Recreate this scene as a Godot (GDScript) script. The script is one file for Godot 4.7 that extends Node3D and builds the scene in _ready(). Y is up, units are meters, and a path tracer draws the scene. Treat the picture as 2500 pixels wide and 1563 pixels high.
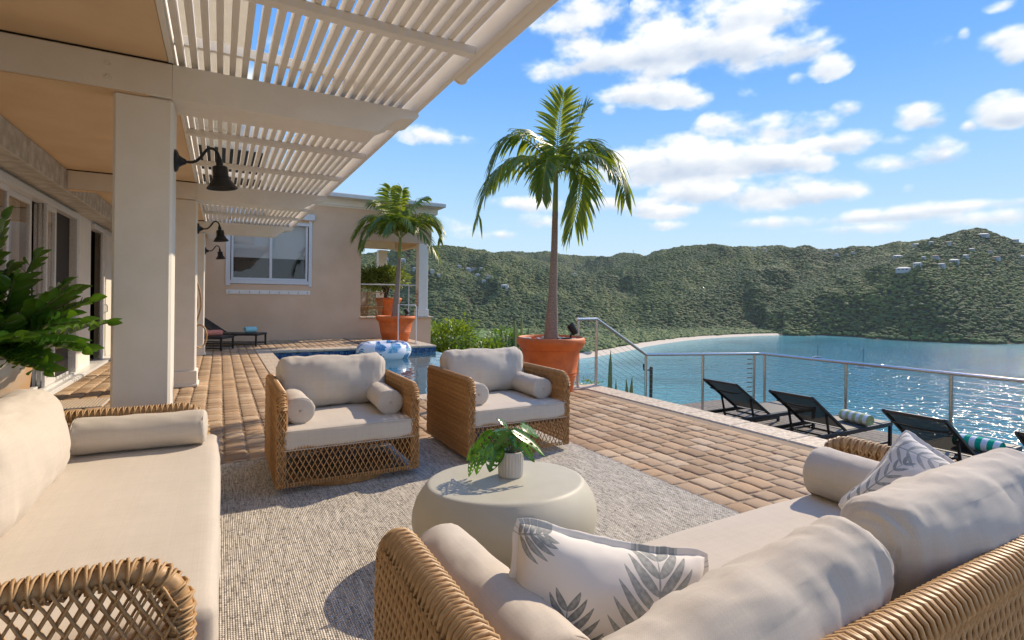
extends Node3D
# A terrace by the sea: pergola and house wing, lounge seating, pool, deck with loungers, bay and wooded hills.

const SEA := -58.65
const SUN_TO := Vector3(1.36, 1.0, -0.40)
var M := {}
var used := {}
var rng := RandomNumberGenerator.new()
var nz := FastNoiseLite.new()


class MB:
	var v := PackedVector3Array()
	var n := PackedVector3Array()
	var t := PackedVector2Array()
	var c := PackedColorArray()
	var ix := PackedInt32Array()
	var colored := false
	var tint := Color.WHITE

	func p(a: Vector3, nn: Vector3, uv := Vector2.ZERO) -> int:
		v.append(a)
		n.append(nn)
		t.append(uv)
		if colored:
			c.append(tint)
		return v.size() - 1

	func tri(a: int, b: int, d: int) -> void:
		var g := (v[d] - v[a]).cross(v[b] - v[a])
		ix.append(a)
		if g.dot(n[a] + n[b] + n[d]) < 0.0:
			ix.append(d)
			ix.append(b)
		else:
			ix.append(b)
			ix.append(d)

	func quad(a: int, b: int, e: int, d: int) -> void:
		tri(a, b, e)
		tri(a, e, d)

	func face(pts: PackedVector3Array, inside: Vector3) -> void:
		var nn := (pts[1] - pts[0]).cross(pts[2] - pts[0]).normalized()
		if nn.dot(pts[0] - inside) < 0.0:
			nn = -nn
		var s := v.size()
		for q in pts:
			p(q, nn)
		for k in pts.size() - 2:
			tri(s, s + k + 1, s + k + 2)

	func sheet(pts: PackedVector3Array, nn: Vector3, uvs := PackedVector2Array()) -> void:
		var s := v.size()
		for k in pts.size():
			p(pts[k], nn, uvs[k] if uvs.size() else Vector2.ZERO)
		for k in pts.size() - 2:
			tri(s, s + k + 1, s + k + 2)

	func box(ce: Vector3, sz: Vector3, bv := 0.0, b := Basis.IDENTITY) -> void:
		var h := sz * 0.5
		bv = minf(bv, minf(h.x, minf(h.y, h.z)) * 0.95)
		for ax in 3:
			var u := (ax + 1) % 3
			var w := (ax + 2) % 3
			for s: float in [-1.0, 1.0]:
				var pts := PackedVector3Array()
				for k in 4:
					var q := Vector3.ZERO
					q[ax] = s * h[ax]
					q[u] = (h[u] - bv) * (-1.0 if k == 0 or k == 3 else 1.0)
					q[w] = (h[w] - bv) * (-1.0 if k < 2 else 1.0)
					pts.append(ce + b * q)
				face(pts, ce)
		if bv > 0.0:
			for ax in 3:
				var u := (ax + 1) % 3
				var w := (ax + 2) % 3
				for su: float in [-1.0, 1.0]:
					for sw: float in [-1.0, 1.0]:
						var pts := PackedVector3Array()
						for k in 4:
							var q := Vector3.ZERO
							q[ax] = (h[ax] - bv) * (-1.0 if k == 0 or k == 3 else 1.0)
							q[u] = su * (h[u] if k < 2 else h[u] - bv)
							q[w] = sw * (h[w] - bv if k < 2 else h[w])
							pts.append(ce + b * q)
						face(pts, ce)
			for sx: float in [-1.0, 1.0]:
				for sy: float in [-1.0, 1.0]:
					for sz2: float in [-1.0, 1.0]:
						face(PackedVector3Array([ce + b * Vector3(sx * h.x, sy * (h.y - bv), sz2 * (h.z - bv)), ce + b * Vector3(sx * (h.x - bv), sy * h.y, sz2 * (h.z - bv)), ce + b * Vector3(sx * (h.x - bv), sy * (h.y - bv), sz2 * h.z)]), ce)

	func span(a: Vector3, b: Vector3, bv := 0.0) -> void:
		box((a + b) * 0.5, (b - a).abs(), bv)

	func bar(a: Vector3, b: Vector3, w: float, h: float, bv := 0.0) -> void:
		var d := (b - a).normalized()
		var up := Vector3.UP if absf(d.y) < 0.95 else Vector3.RIGHT
		var x := up.cross(d).normalized()
		box((a + b) * 0.5, Vector3(w, h, a.distance_to(b)), bv, Basis(x, d.cross(x), d))

	func tube(path: PackedVector3Array, r0: float, sides := 6, caps := true, closed := false, radii := PackedFloat32Array()) -> void:
		var m := path.size()
		var s := v.size()
		var t0 := (path[1] - path[0]).normalized()
		var up := Vector3.UP if absf(t0.y) < 0.9 else Vector3.RIGHT
		var nx := up.cross(t0).normalized()
		for i in m:
			var tg: Vector3
			if closed:
				tg = (path[(i + 1) % m] - path[(i + m - 1) % m]).normalized()
			else:
				tg = (path[mini(i + 1, m - 1)] - path[maxi(i - 1, 0)]).normalized()
			nx = (nx - tg * nx.dot(tg)).normalized()
			var ny := tg.cross(nx)
			var r := radii[i] if radii.size() else r0
			for k in sides:
				var a := TAU * k / sides
				var d := nx * cos(a) + ny * sin(a)
				v.append(path[i] + d * r)
				n.append(d)
				t.append(Vector2(float(k) / sides, float(i) / m))
				if colored:
					c.append(tint)
		for i in (m if closed else m - 1):
			var i2 := (i + 1) % m
			for k in sides:
				var k2 := (k + 1) % sides
				var a := s + i * sides + k
				var b := s + i * sides + k2
				var e := s + i2 * sides + k2
				var d := s + i2 * sides + k
				ix.append_array([a, e, b, a, d, e])
		if caps and not closed:
			for e: int in [0, m - 1]:
				var tg := (path[0] - path[1]).normalized() if e == 0 else (path[m - 1] - path[m - 2]).normalized()
				var s2 := v.size()
				for k in sides:
					p(v[s + e * sides + k], tg)
				for k in sides - 2:
					tri(s2, s2 + k + 1, s2 + k + 2)

	func surf(P: PackedVector3Array, nu: int, nv: int, wu: bool, wv: bool, sg: float, uv := PackedVector2Array()) -> void:
		var s := v.size()
		for i in nu:
			for j in nv:
				var iu := (i + 1) % nu if wu else mini(i + 1, nu - 1)
				var id := (i + nu - 1) % nu if wu else maxi(i - 1, 0)
				var ju := (j + 1) % nv if wv else mini(j + 1, nv - 1)
				var jd := (j + nv - 1) % nv if wv else maxi(j - 1, 0)
				var g := (P[iu * nv + j] - P[id * nv + j]).cross(P[i * nv + ju] - P[i * nv + jd])
				p(P[i * nv + j], (g * sg).normalized() if g.length_squared() > 1e-18 else Vector3.UP, uv[i * nv + j] if uv.size() else Vector2.ZERO)
		for i in (nu if wu else nu - 1):
			for j in (nv if wv else nv - 1):
				var i2 := (i + 1) % nu
				var j2 := (j + 1) % nv
				quad(s + i * nv + j, s + i2 * nv + j, s + i2 * nv + j2, s + i * nv + j2)

	func lathe(prof: Array, segs: int, xf := Transform3D.IDENTITY) -> void:
		var m := prof.size()
		var ns: Array[Vector2] = []
		for i in m - 1:
			var d: Vector2 = prof[i + 1] - prof[i]
			ns.append(Vector2(d.y, -d.x).normalized())
		for i in m - 1:
			var n0 := ns[i]
			var n1 := ns[i]
			if i > 0 and ns[i - 1].dot(ns[i]) > 0.6:
				n0 = (ns[i - 1] + ns[i]).normalized()
			if i < m - 2 and ns[i + 1].dot(ns[i]) > 0.6:
				n1 = (ns[i + 1] + ns[i]).normalized()
			var s := v.size()
			for k in segs + 1:
				var a := TAU * k / segs
				var cs := Vector3(cos(a), 0, sin(a))
				var q0: Vector2 = prof[i]
				var q1: Vector2 = prof[i + 1]
				p(xf * Vector3(cs.x * q0.x, q0.y, cs.z * q0.x), xf.basis * Vector3(cs.x * n0.x, n0.y, cs.z * n0.x), Vector2(float(k) / segs, float(i) / m))
				p(xf * Vector3(cs.x * q1.x, q1.y, cs.z * q1.x), xf.basis * Vector3(cs.x * n1.x, n1.y, cs.z * n1.x), Vector2(float(k) / segs, float(i + 1) / m))
			for k in segs:
				quad(s + k * 2, s + k * 2 + 1, s + k * 2 + 3, s + k * 2 + 2)

	# stuffed cushion: a rounded box, swollen, creased by noise
	func cushion(xf: Transform3D, half: Vector3, rr: float, puff: Vector3, wr: float, fq: Vector3, noise: FastNoiseLite, N := 16, thin := -1, ears := 0.0) -> void:
		var seen := {}
		var P: Array[Vector3] = []
		var Q: Array[Vector3] = []
		var T := PackedInt32Array()
		var inner := half - Vector3.ONE * rr
		for ax in 3:
			var u := (ax + 1) % 3
			var w := (ax + 2) % 3
			for sg: float in [-1.0, 1.0]:
				var idx := PackedInt32Array()
				for i in N + 1:
					for j in N + 1:
						var q := Vector3.ZERO
						q[ax] = sg
						q[u] = sin((2.0 * i / N - 1.0) * PI * 0.5)
						q[w] = sin((2.0 * j / N - 1.0) * PI * 0.5)
						var key := Vector3i((q * 4096.0).round())
						if not seen.has(key):
							seen[key] = P.size()
							var o := q * half
							var cl := o.clamp(-inner, inner)
							var d := o - cl
							if d.length_squared() > 1e-12:
								o = cl + d.normalized() * rr
							var s2 := Vector3.ONE - q * q
							s2 = s2 * s2
							o += Vector3(q.x * puff.x * s2.y * s2.z, q.y * puff.y * s2.x * s2.z, q.z * puff.z * s2.x * s2.y)
							if thin >= 0:
								var a2 := (thin + 1) % 3
								var b2 := (thin + 2) % 3
								var f := pow(maxf(0.0, (1.0 - pow(absf(q[a2]), 4.0)) * (1.0 - pow(absf(q[b2]), 4.0))), 0.5)
								o[thin] *= 0.12 + 0.88 * f
								var ear := ears * q[a2] * q[a2] * q[b2] * q[b2]
								var dip := ears * 0.9
								o[a2] += signf(q[a2]) * (ear * absf(q[a2]) - dip * absf(q[a2]) * (1.0 - q[b2] * q[b2]))
								o[b2] += signf(q[b2]) * (ear * absf(q[b2]) - dip * absf(q[b2]) * (1.0 - q[a2] * q[a2]))
							P.append(o)
							Q.append(q)
						idx.append(seen[key])
				for i in N:
					for j in N:
						var a := idx[i * (N + 1) + j]
						var b := idx[(i + 1) * (N + 1) + j]
						var e := idx[(i + 1) * (N + 1) + j + 1]
						var d := idx[i * (N + 1) + j + 1]
						if sg > 0.0:
							T.append_array([a, e, b, a, d, e])
						else:
							T.append_array([a, b, e, a, e, d])
		var nn := normals_of(P, T)
		if wr > 0.0:
			for k in P.size():
				var q := P[k] * fq
				var e := noise.get_noise_3d(q.x, q.y, q.z)
				var e2 := noise.get_noise_3d(q.x * 0.35 + 40.0, q.y * 0.35, q.z * 0.35)
				var e3 := 0.5 - absf(noise.get_noise_3d(q.x * 1.9 + 9.0, q.y * 1.5, q.z * 1.5)) * 2.0
				P[k] += nn[k] * wr * (e * 0.9 + e2 * 1.1 + e3 * 0.55)
			nn = normals_of(P, T)
		var s := v.size()
		for k in P.size():
			p(xf * P[k], (xf.basis * nn[k]).normalized(), Vector2(Q[k].x * 0.5 + 0.5, 0.5 - Q[k].y * 0.5))
		for k in T:
			ix.append(s + k)

	func normals_of(P: Array[Vector3], T: PackedInt32Array) -> Array[Vector3]:
		var r: Array[Vector3] = []
		r.resize(P.size())
		r.fill(Vector3.ZERO)
		for k in range(0, T.size(), 3):
			var g := (P[T[k + 2]] - P[T[k]]).cross(P[T[k + 1]] - P[T[k]])
			r[T[k]] += g
			r[T[k + 1]] += g
			r[T[k + 2]] += g
		for k in r.size():
			r[k] = r[k].normalized()
		return r

	# a folded leaf blade along dir; up is the side it shows to the sky
	func leaf(base: Vector3, dir: Vector3, up: Vector3, ln: float, wd: float, droop: float, segs := 3, fold := 0.25, fat := 0.45) -> void:
		var s := v.size()
		var d := dir.normalized()
		var at := base
		for i in segs + 1:
			var f := float(i) / segs
			var x := d.cross(up).normalized()
			var nn := x.cross(d).normalized()
			var w := wd * 0.5 * pow(maxf(0.0, sin(PI * pow(f, fat * 1.4 + 0.1))), 0.75) if i > 0 and i < segs else wd * 0.04
			p(at - x * w + nn * w * fold, (nn + x * fold).normalized(), Vector2(0, f))
			p(at, nn, Vector2(0.5, f))
			p(at + x * w + nn * w * fold, (nn - x * fold).normalized(), Vector2(1, f))
			d = (d + Vector3.DOWN * droop / segs).normalized()
			at += d * ln / segs
		for i in segs:
			var a := s + i * 3
			quad(a, a + 3, a + 4, a + 1)
			quad(a + 1, a + 4, a + 5, a + 2)

	func mesh() -> ArrayMesh:
		var A := []
		A.resize(Mesh.ARRAY_MAX)
		A[Mesh.ARRAY_VERTEX] = v
		A[Mesh.ARRAY_NORMAL] = n
		A[Mesh.ARRAY_TEX_UV] = t
		if colored:
			A[Mesh.ARRAY_COLOR] = c
		A[Mesh.ARRAY_INDEX] = ix
		var m := ArrayMesh.new()
		m.add_surface_from_arrays(Mesh.PRIMITIVE_TRIANGLES, A)
		return m


# ---------------------------------------------------------------- naming

func numbered(called: String) -> String:
	var k: int = used.get(called, 0)
	used[called] = k + 1
	return called if k == 0 else "%s_%03d" % [called, k]


func meta(o: Node3D, label: String, category: String, group := "") -> Node3D:
	o.set_meta("label", label)
	o.set_meta("category", category)
	if group != "":
		o.set_meta("group", group)
	return o


func thing(called: String, label: String, category: String, at := Vector3.ZERO, turn := 0.0, group := "") -> Node3D:
	var o := Node3D.new()
	o.name = numbered(called)
	add_child(o)
	o.position = at
	o.rotation.y = turn
	return meta(o, label, category, group)


func part(called: String, b, m: Material, parent: Node3D, at := Vector3.ZERO) -> MeshInstance3D:
	var o := MeshInstance3D.new()
	o.name = called
	o.mesh = b.mesh() if b is MB else b
	o.material_override = m
	o.position = at
	parent.add_child(o, true)
	return o


func solo(called: String, b, m: Material, label: String, category: String, at := Vector3.ZERO, group := "") -> MeshInstance3D:
	var o := part(numbered(called), b, m, self, at)
	meta(o, label, category, group)
	return o


func struct(called: String, b, m: Material, at := Vector3.ZERO) -> MeshInstance3D:
	var o := part(numbered(called), b, m, self, at)
	o.set_meta("kind", "structure")
	return o


func copy(o: Node3D, called: String, label: String, at: Vector3, turn := 0.0) -> Node3D:
	var c: Node3D = o.duplicate()
	c.name = numbered(called)
	add_child(c)
	c.position = at
	c.rotation.y = turn
	c.set_meta("label", label)
	return c


# ---------------------------------------------------------------- materials

func lin(r: float, g: float, b: float) -> Color:
	return Color(r, g, b).linear_to_srgb()


func mat(called: String, col: Color, rough := 0.8, metal := 0.0) -> StandardMaterial3D:
	var m := StandardMaterial3D.new()
	m.resource_name = called
	m.albedo_color = col
	m.roughness = rough
	m.metallic = metal
	M[called] = m
	return m


func noise(freq: float, sd: int, oct := 4, kind := FastNoiseLite.TYPE_SIMPLEX_SMOOTH) -> FastNoiseLite:
	var f := FastNoiseLite.new()
	f.noise_type = kind
	f.seed = sd
	f.frequency = freq
	f.fractal_octaves = oct
	return f


func ntex(f: FastNoiseLite, a: Color, b: Color, size := 512, normal := false, bump := 4.0, mid := -1.0) -> NoiseTexture2D:
	var x := NoiseTexture2D.new()
	x.width = size
	x.height = size
	x.seamless = true
	x.noise = f
	if normal:
		x.as_normal_map = true
		x.bump_strength = bump
	else:
		var g := Gradient.new()
		g.set_color(0, a)
		g.set_color(1, b)
		if mid >= 0.0:
			g.set_offset(0, mid - 0.12)
			g.set_offset(1, mid + 0.12)
		x.color_ramp = g
	return x


func skin(m: StandardMaterial3D, tex: Texture2D, scale: float, bump: Texture2D = null, cm := 0.1, world := false) -> StandardMaterial3D:
	m.albedo_texture = tex
	m.uv1_triplanar = true
	m.uv1_world_triplanar = world
	m.uv1_scale = Vector3.ONE * scale
	if bump:
		m.heightmap_enabled = true
		m.heightmap_texture = bump
		m.heightmap_scale = cm
	return m


func leafy(m: StandardMaterial3D, back: Color) -> StandardMaterial3D:
	m.backlight_enabled = true
	m.backlight = back
	m.cull_mode = BaseMaterial3D.CULL_DISABLED
	return m


# ---------------------------------------------------------------- scene

func _ready() -> void:
	rng.seed = 7
	nz = noise(1.0, 11, 3)
	set_camera()
	set_sky_and_sun()
	make_materials()
	build_land()
	build_patio()
	build_pool()
	build_house()
	build_pergola()
	build_wing()
	build_deck()
	build_railings()
	build_seating()
	build_table_and_plants()
	build_palms()
	build_small_things()
	build_vegetation()
	build_far_things()


func set_camera() -> void:
	var cam := Camera3D.new()
	cam.name = "camera"
	cam.projection = Camera3D.PROJECTION_FRUSTUM
	cam.near = 0.05
	cam.far = 9000.0
	cam.size = 0.05 * 1563.0 / 1275.9
	cam.frustum_offset = Vector2(0.0, -52.9 / 1275.9 * 0.05)
	cam.transform = Transform3D(Basis(Vector3.UP, deg_to_rad(-29.2)) * Basis(Vector3.BACK, deg_to_rad(0.68)), Vector3(0, 1.35, 0))
	add_child(cam)
	cam.current = true


func set_sky_and_sun() -> void:
	var e := Environment.new()
	e.background_mode = Environment.BG_SKY
	var sm := PanoramaSkyMaterial.new()
	sm.panorama = ImageTexture.create_from_image(sky_image())
	sm.energy_multiplier = 1.0
	var s := Sky.new()
	s.sky_material = sm
	e.sky = s
	e.background_energy_multiplier = SKY_POWER
	e.tonemap_mode = Environment.TONE_MAPPER_LINEAR
	e.tonemap_exposure = EXPOSURE
	e.sdfgi_enabled = true
	e.ssao_enabled = true
	e.ssil_enabled = true
	if HAZE > 0.0:
		e.fog_enabled = true
		e.fog_density = HAZE
		e.fog_light_color = Color(0.92, 0.91, 0.90)
	var w := WorldEnvironment.new()
	w.name = "surroundings"
	w.environment = e
	add_child(w)
	var sun := DirectionalLight3D.new()
	sun.name = "sun"
	sun.light_energy = SUN_POWER
	sun.light_color = Color(1.0, 0.925, 0.815)
	sun.light_angular_distance = 0.5
	sun.shadow_enabled = true
	sun.transform = Transform3D(Basis.looking_at(-SUN_TO.normalized(), Vector3.UP), Vector3(20, 20, -8))
	add_child(sun)


const SKY_POWER := 1.15
const SUN_POWER := 1.27
const EXPOSURE := 1.25
const HAZE := 0.00005

# azimuth from -z towards +x, elevation, half width, half height (degrees), strength
const CLOUDS := [[35.7,28.5,3.6,2,1],[36.7,26,2.8,1.7,1],[34.6,23.7,3.6,1,0.8],[38.2,24.4,3.1,1.4,1],[41.9,24.6,2.5,1.4,0.9],[43.6,28.4,1.4,0.9,0.5],[45.5,26.1,3.8,2.1,1.1],[47.7,24.4,4.8,1.7,1.2],[49.8,27.3,3.2,1.4,1.2],[52.5,25.6,3.9,2,1.2],[54.9,23.4,4.5,1.5,1.1],[58.1,23.4,2,1.2,1],[60.2,21.2,1.4,0.9,0.9],[57.2,26,2.1,0.8,0.6],[43.3,22.7,2.9,0.8,0.6],[41.5,21.2,3,0.9,1],[44.6,20.6,3.6,0.9,1],[48.2,20,1.7,0.7,0.8],[47.3,21.5,1.5,1,0.6],[53.1,19.9,0.9,0.5,0.6],[57.5,20.7,0.7,0.4,0.7],[39.3,19.7,0.7,0.5,0.6],[51.2,17.3,2.1,1.1,0.8],[55,16.3,2.7,1.2,0.95],[58.2,16.4,2.6,0.9,0.9],[61.5,14.6,1.9,0.9,0.8],[59.7,14.7,2.1,0.8,0.8],[43.4,14.3,3.9,1.8,1.1],[47.8,14.2,5,1.9,1.2],[53,13.8,4.6,1.6,1.1],[56.6,13.5,2.1,0.9,0.9],[59.4,13,1.2,0.8,0.9],[50,11.1,4.2,1.1,1],[55.1,10.5,4.9,1.3,1.15],[59.7,10.1,2.9,0.9,1],[63.2,7.8,2.8,0.6,0.8],[66.4,7.8,3.1,0.7,0.95],[72.1,7,2.6,0.6,0.9],[71.4,8,2.9,0.4,0.7],[57,7.7,4.7,0.5,0.7],[63.2,6.7,4.1,0.4,0.6],[47.9,7.8,4.3,0.4,0.45],[32.9,10.2,4.3,0.7,0.7],[40.2,10,4.2,0.7,0.75],[45.7,9.2,3.8,0.6,0.85],[31.2,8.5,2.2,0.6,0.6],[28.3,7,1.4,0.4,0.5],[66.8,16,1.2,1,1],[67.8,15.2,0.9,0.5,0.9],[72.1,15.2,1.4,1,1],[73.1,14.7,0.8,0.8,0.9],[70.2,14.4,0.5,0.4,0.8],[61.6,17.4,1,0.6,0.8],[65.6,12.2,2.3,0.7,0.9],[67.7,12.6,1.8,0.9,1],[68.3,13.4,0.9,0.7,0.8],[69.4,12.2,1,0.5,0.7],[65.6,14,0.9,0.4,0.5],[72.3,20.3,1.2,0.7,0.9],[72.8,19.2,0.9,0.7,0.9],[68.4,21.2,0.7,0.4,0.55],[67,21.1,0.8,0.4,0.55],[65.3,21,0.6,0.4,0.5],[69.8,21.3,0.3,0.4,0.5],[72.5,22.8,1,0.4,0.7],[66.2,10,0.5,0.4,0.6],[19.9,17,2.6,0.8,0.9],[24.1,16.8,0.9,0.6,0.5],[21.3,8,4,0.8,0.5],[26,7,3.1,0.5,0.4]]


func sky_base(el: float) -> Vector3:
	var ks := [[0.0, 0.77, 0.835, 0.865], [4.0, 0.72, 0.815, 0.875], [8.0, 0.65, 0.78, 0.88], [15.0, 0.52, 0.70, 0.88], [22.0, 0.41, 0.62, 0.87], [30.0, 0.35, 0.56, 0.84], [60.0, 0.30, 0.50, 0.80], [90.0, 0.28, 0.47, 0.77]]
	for i in ks.size() - 1:
		if el <= ks[i + 1][0]:
			var f: float = (el - ks[i][0]) / (ks[i + 1][0] - ks[i][0])
			return Vector3(ks[i][1], ks[i][2], ks[i][3]).lerp(Vector3(ks[i + 1][1], ks[i + 1][2], ks[i + 1][3]), f)
	return Vector3(0.22, 0.42, 0.76)


func sky_patch(a0: float, a1: float, e0: float, e1: float, w: int, h: int) -> Image:
	var S := PackedFloat32Array()
	S.resize(w * h)
	var U := PackedFloat32Array()
	U.resize(w * h)
	var n1 := noise(0.085, 5, 6)
	n1.fractal_gain = 0.6
	var n0 := noise(0.035, 9, 3)
	for b: Array in CLOUDS:
		var rx: float = b[2] * 1.6
		var ry: float = b[3] * 1.55
		var i0 := maxi(0, int((b[0] - rx - a0) / (a1 - a0) * w))
		var i1 := mini(w - 1, int((b[0] + rx - a0) / (a1 - a0) * w) + 1)
		var j0 := maxi(0, int((e1 - b[1] - ry) / (e1 - e0) * h))
		var j1 := mini(h - 1, int((e1 - b[1] + ry) / (e1 - e0) * h) + 1)
		for j in range(j0, j1 + 1):
			var y: float = (e1 - (j + 0.5) / h * (e1 - e0) - b[1]) / ry
			for i in range(i0, i1 + 1):
				var x: float = (a0 + (i + 0.5) / w * (a1 - a0) - b[0]) / rx
				var f := 1.0 - x * x - y * y
				if f > 0.0:
					S[j * w + i] = maxf(S[j * w + i], f * b[4]) + f * 0.12
					U[j * w + i] += f * y
	var out := PackedByteArray()
	out.resize(w * h * 3)
	var at := 0
	for j in h:
		var el := e1 - (j + 0.5) / h * (e1 - e0)
		var bb := sky_base(el)
		var yy := el * 2.6 + 200.0 / (el + 6.0)
		for i in w:
			var az := a0 + (i + 0.5) / w * (a1 - a0)
			var s := S[j * w + i]
			var k := bb
			var away := clampf(absf(az - 44.0) / 6.0 - 5.6, 0.0, 1.0)
			if s > 0.0 or away > 0.0:
				var x := az * 1.25
				var f := n1.get_noise_2d(x, yy)
				var d := s * 1.05 + f * 1.25 - 0.33
				if away > 0.0:
					d = maxf(d, away * (n0.get_noise_2d(az * 2.0, yy * 1.3) * 1.6 + f * 0.8 - 0.30))
				var al := smoothstep(-0.16, 0.80, d)
				if al > 0.0:
					var f2 := n1.get_noise_2d(x + 1.6, yy + 2.2)
					var lit := clampf(0.86 + (f - f2) * 0.45 + U[j * w + i] * 0.75 - d * 0.10, 0.0, 1.0)
					var cc := Vector3(0.63, 0.685, 0.77).lerp(Vector3(0.905, 0.90, 0.89), lit)
					var far := clampf((9.0 - el) / 9.0, 0.0, 1.0)
					cc = cc.lerp(bb, far * 0.25)
					k = k.lerp(cc, al * (0.96 - 0.1 * far))
			out[at] = int(clampf(k.x, 0.0, 1.0) * 255.0)
			out[at + 1] = int(clampf(k.y, 0.0, 1.0) * 255.0)
			out[at + 2] = int(clampf(k.z, 0.0, 1.0) * 255.0)
			at += 3
	return Image.create_from_data(w, h, false, Image.FORMAT_RGB8, out)


func sky_image() -> Image:
	var im := Image.create_empty(512, 256, false, Image.FORMAT_RGB8)
	im.fill(Color(0.42, 0.47, 0.44))
	var up := sky_patch(-16.0, 344.0, 0.0, 90.0, 512, 128)
	var cut := int(round(16.0 / 360.0 * 512.0))
	im.blit_rect(up, Rect2i(cut, 0, 512 - cut, 128), Vector2i(0, 0))
	im.blit_rect(up, Rect2i(0, 0, cut, 128), Vector2i(512 - cut, 0))
	im.resize(4096, 2048, Image.INTERPOLATE_CUBIC)
	var w0 := 182
	var w1 := 1001
	var h := 410
	var fine := sky_patch(-float(w0) / 4096.0 * 360.0, float(w1) / 4096.0 * 360.0, 0.0, h / 2048.0 * 180.0, w0 + w1, h)
	im.blit_rect(fine, Rect2i(w0, 0, w1, h), Vector2i(0, 1024 - h))
	im.blit_rect(fine, Rect2i(0, 0, w0, h), Vector2i(4096 - w0, 1024 - h))
	return im


func linen_image(sz: int, sd: int) -> Image:
	var r := RandomNumberGenerator.new()
	r.seed = sd
	var wa := PackedFloat32Array()
	var we := PackedFloat32Array()
	for i in sz:
		wa.append(r.randf_range(-1, 1))
		we.append(r.randf_range(-1, 1))
	var f := noise(0.03, sd, 3)
	var out := PackedByteArray()
	for y in sz:
		for x in sz:
			var thick := we[y] * 0.016 + wa[x] * 0.016 + f.get_noise_2d(x, y * 0.2) * 0.012 + f.get_noise_2d(x * 0.2 + 300.0, y) * 0.012
			var over := 0.03 if ((x / 2 + y / 2) % 2) == 0 else -0.03
			out.append(int(clampf(0.95 + thick + over + r.randf_range(-0.03, 0.03), 0.0, 1.0) * 255.0))
	return Image.create_from_data(sz, sz, false, Image.FORMAT_L8, out)


func rug_images() -> Array:
	var sz := 768
	var cw := 8
	var ch := 12
	var r := RandomNumberGenerator.new()
	r.seed = 3
	var rib := noise(0.06, 21, 3)
	var bl := noise(0.012, 22, 3)
	var nxc := sz / cw
	var nyc := sz / ch
	var tone := PackedFloat32Array()
	for k in nxc * nyc:
		tone.append(r.randf())
	var a := PackedByteArray()
	var hh := PackedByteArray()
	for y in sz:
		for x in sz:
			var cx := x / cw
			var off := (ch / 2) if cx % 2 == 1 else 0
			var cy := ((y + off) / ch) % nyc
			var fx := (x % cw + 0.5) / cw - 0.5
			var fy := ((y + off) % ch + 0.5) / ch - 0.5
			var dome := clampf(1.0 - 3.4 * fx * fx - 3.0 * fy * fy, 0.0, 1.0)
			var tn := tone[cy * nxc + cx]
			var streak := rib.get_noise_2d(x * 1.6, y * 0.10) * 0.30 + bl.get_noise_2d(x * 2.0, y * 0.5) * 0.12
			var g := 0.93 + (tn - 0.5) * 0.14 + streak * 0.75 - (0.15 if tn < 0.09 else 0.0)
			g *= 0.76 + 0.24 * dome
			a.append_array([int(clampf(g, 0.12, 1.0) * 255), int(clampf(g * 0.985, 0.12, 1.0) * 252), int(clampf(g * 0.96, 0.12, 1.0) * 246)])
			hh.append(int(dome * 200.0 + tn * 40.0))
	return [Image.create_from_data(sz, sz, false, Image.FORMAT_RGB8, a), Image.create_from_data(sz, sz, false, Image.FORMAT_L8, hh)]


# a tapered blade painted into an image, with watery uneven ink
func blade(im: Image, a: Vector2, b: Vector2, w: float, col: Color, f: FastNoiseLite, bend := 0.0) -> void:
	var sz := Vector2(im.get_width(), im.get_height())
	var d := b - a
	var ln := d.length()
	var nrm := Vector2(-d.y, d.x) / ln
	var lo := a.min(b) - Vector2.ONE * (w + absf(bend) + 2.0)
	var hi := a.max(b) + Vector2.ONE * (w + absf(bend) + 2.0)
	for y in range(maxi(0, int(lo.y)), mini(int(sz.y), int(hi.y) + 1)):
		for x in range(maxi(0, int(lo.x)), mini(int(sz.x), int(hi.x) + 1)):
			var q := Vector2(x, y) - a
			var s := q.dot(d) / (ln * ln)
			if s < 0.0 or s > 1.0:
				continue
			var off := q.dot(nrm) - bend * 4.0 * s * (1.0 - s)
			var wd := w * pow(sin(PI * clampf(pow(s, 0.75), 0.0, 1.0)), 0.8) * 0.5 + 0.6
			if absf(off) < wd:
				var k := 0.75 + 0.35 * f.get_noise_2d(x * 2.0, y * 2.0) + 0.2 * absf(off) / wd
				im.set_pixel(x, y, im.get_pixel(x, y).lerp(col, clampf(k, 0.35, 1.0)))


func frond_print(im: Image, root: Vector2, tip: Vector2, count: int, ln: float, w: float, col: Color, f: FastNoiseLite) -> void:
	var d := (tip - root).normalized()
	var nrm := Vector2(-d.y, d.x)
	blade(im, root, tip, w * 0.35, col, f)
	for i in count:
		var s := (i + 0.6) / count
		var at := root.lerp(tip, s)
		var l := ln * (0.5 + 0.5 * sin(PI * (0.25 + s * 0.7))) * (1.0 - 0.35 * s)
		for sd: float in [-1.0, 1.0]:
			var dd := (d * (0.55 + 0.6 * s) + nrm * sd * (1.0 - 0.35 * s)).normalized()
			blade(im, at, at + dd * l, w, col, f, sd * l * 0.06)


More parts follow.
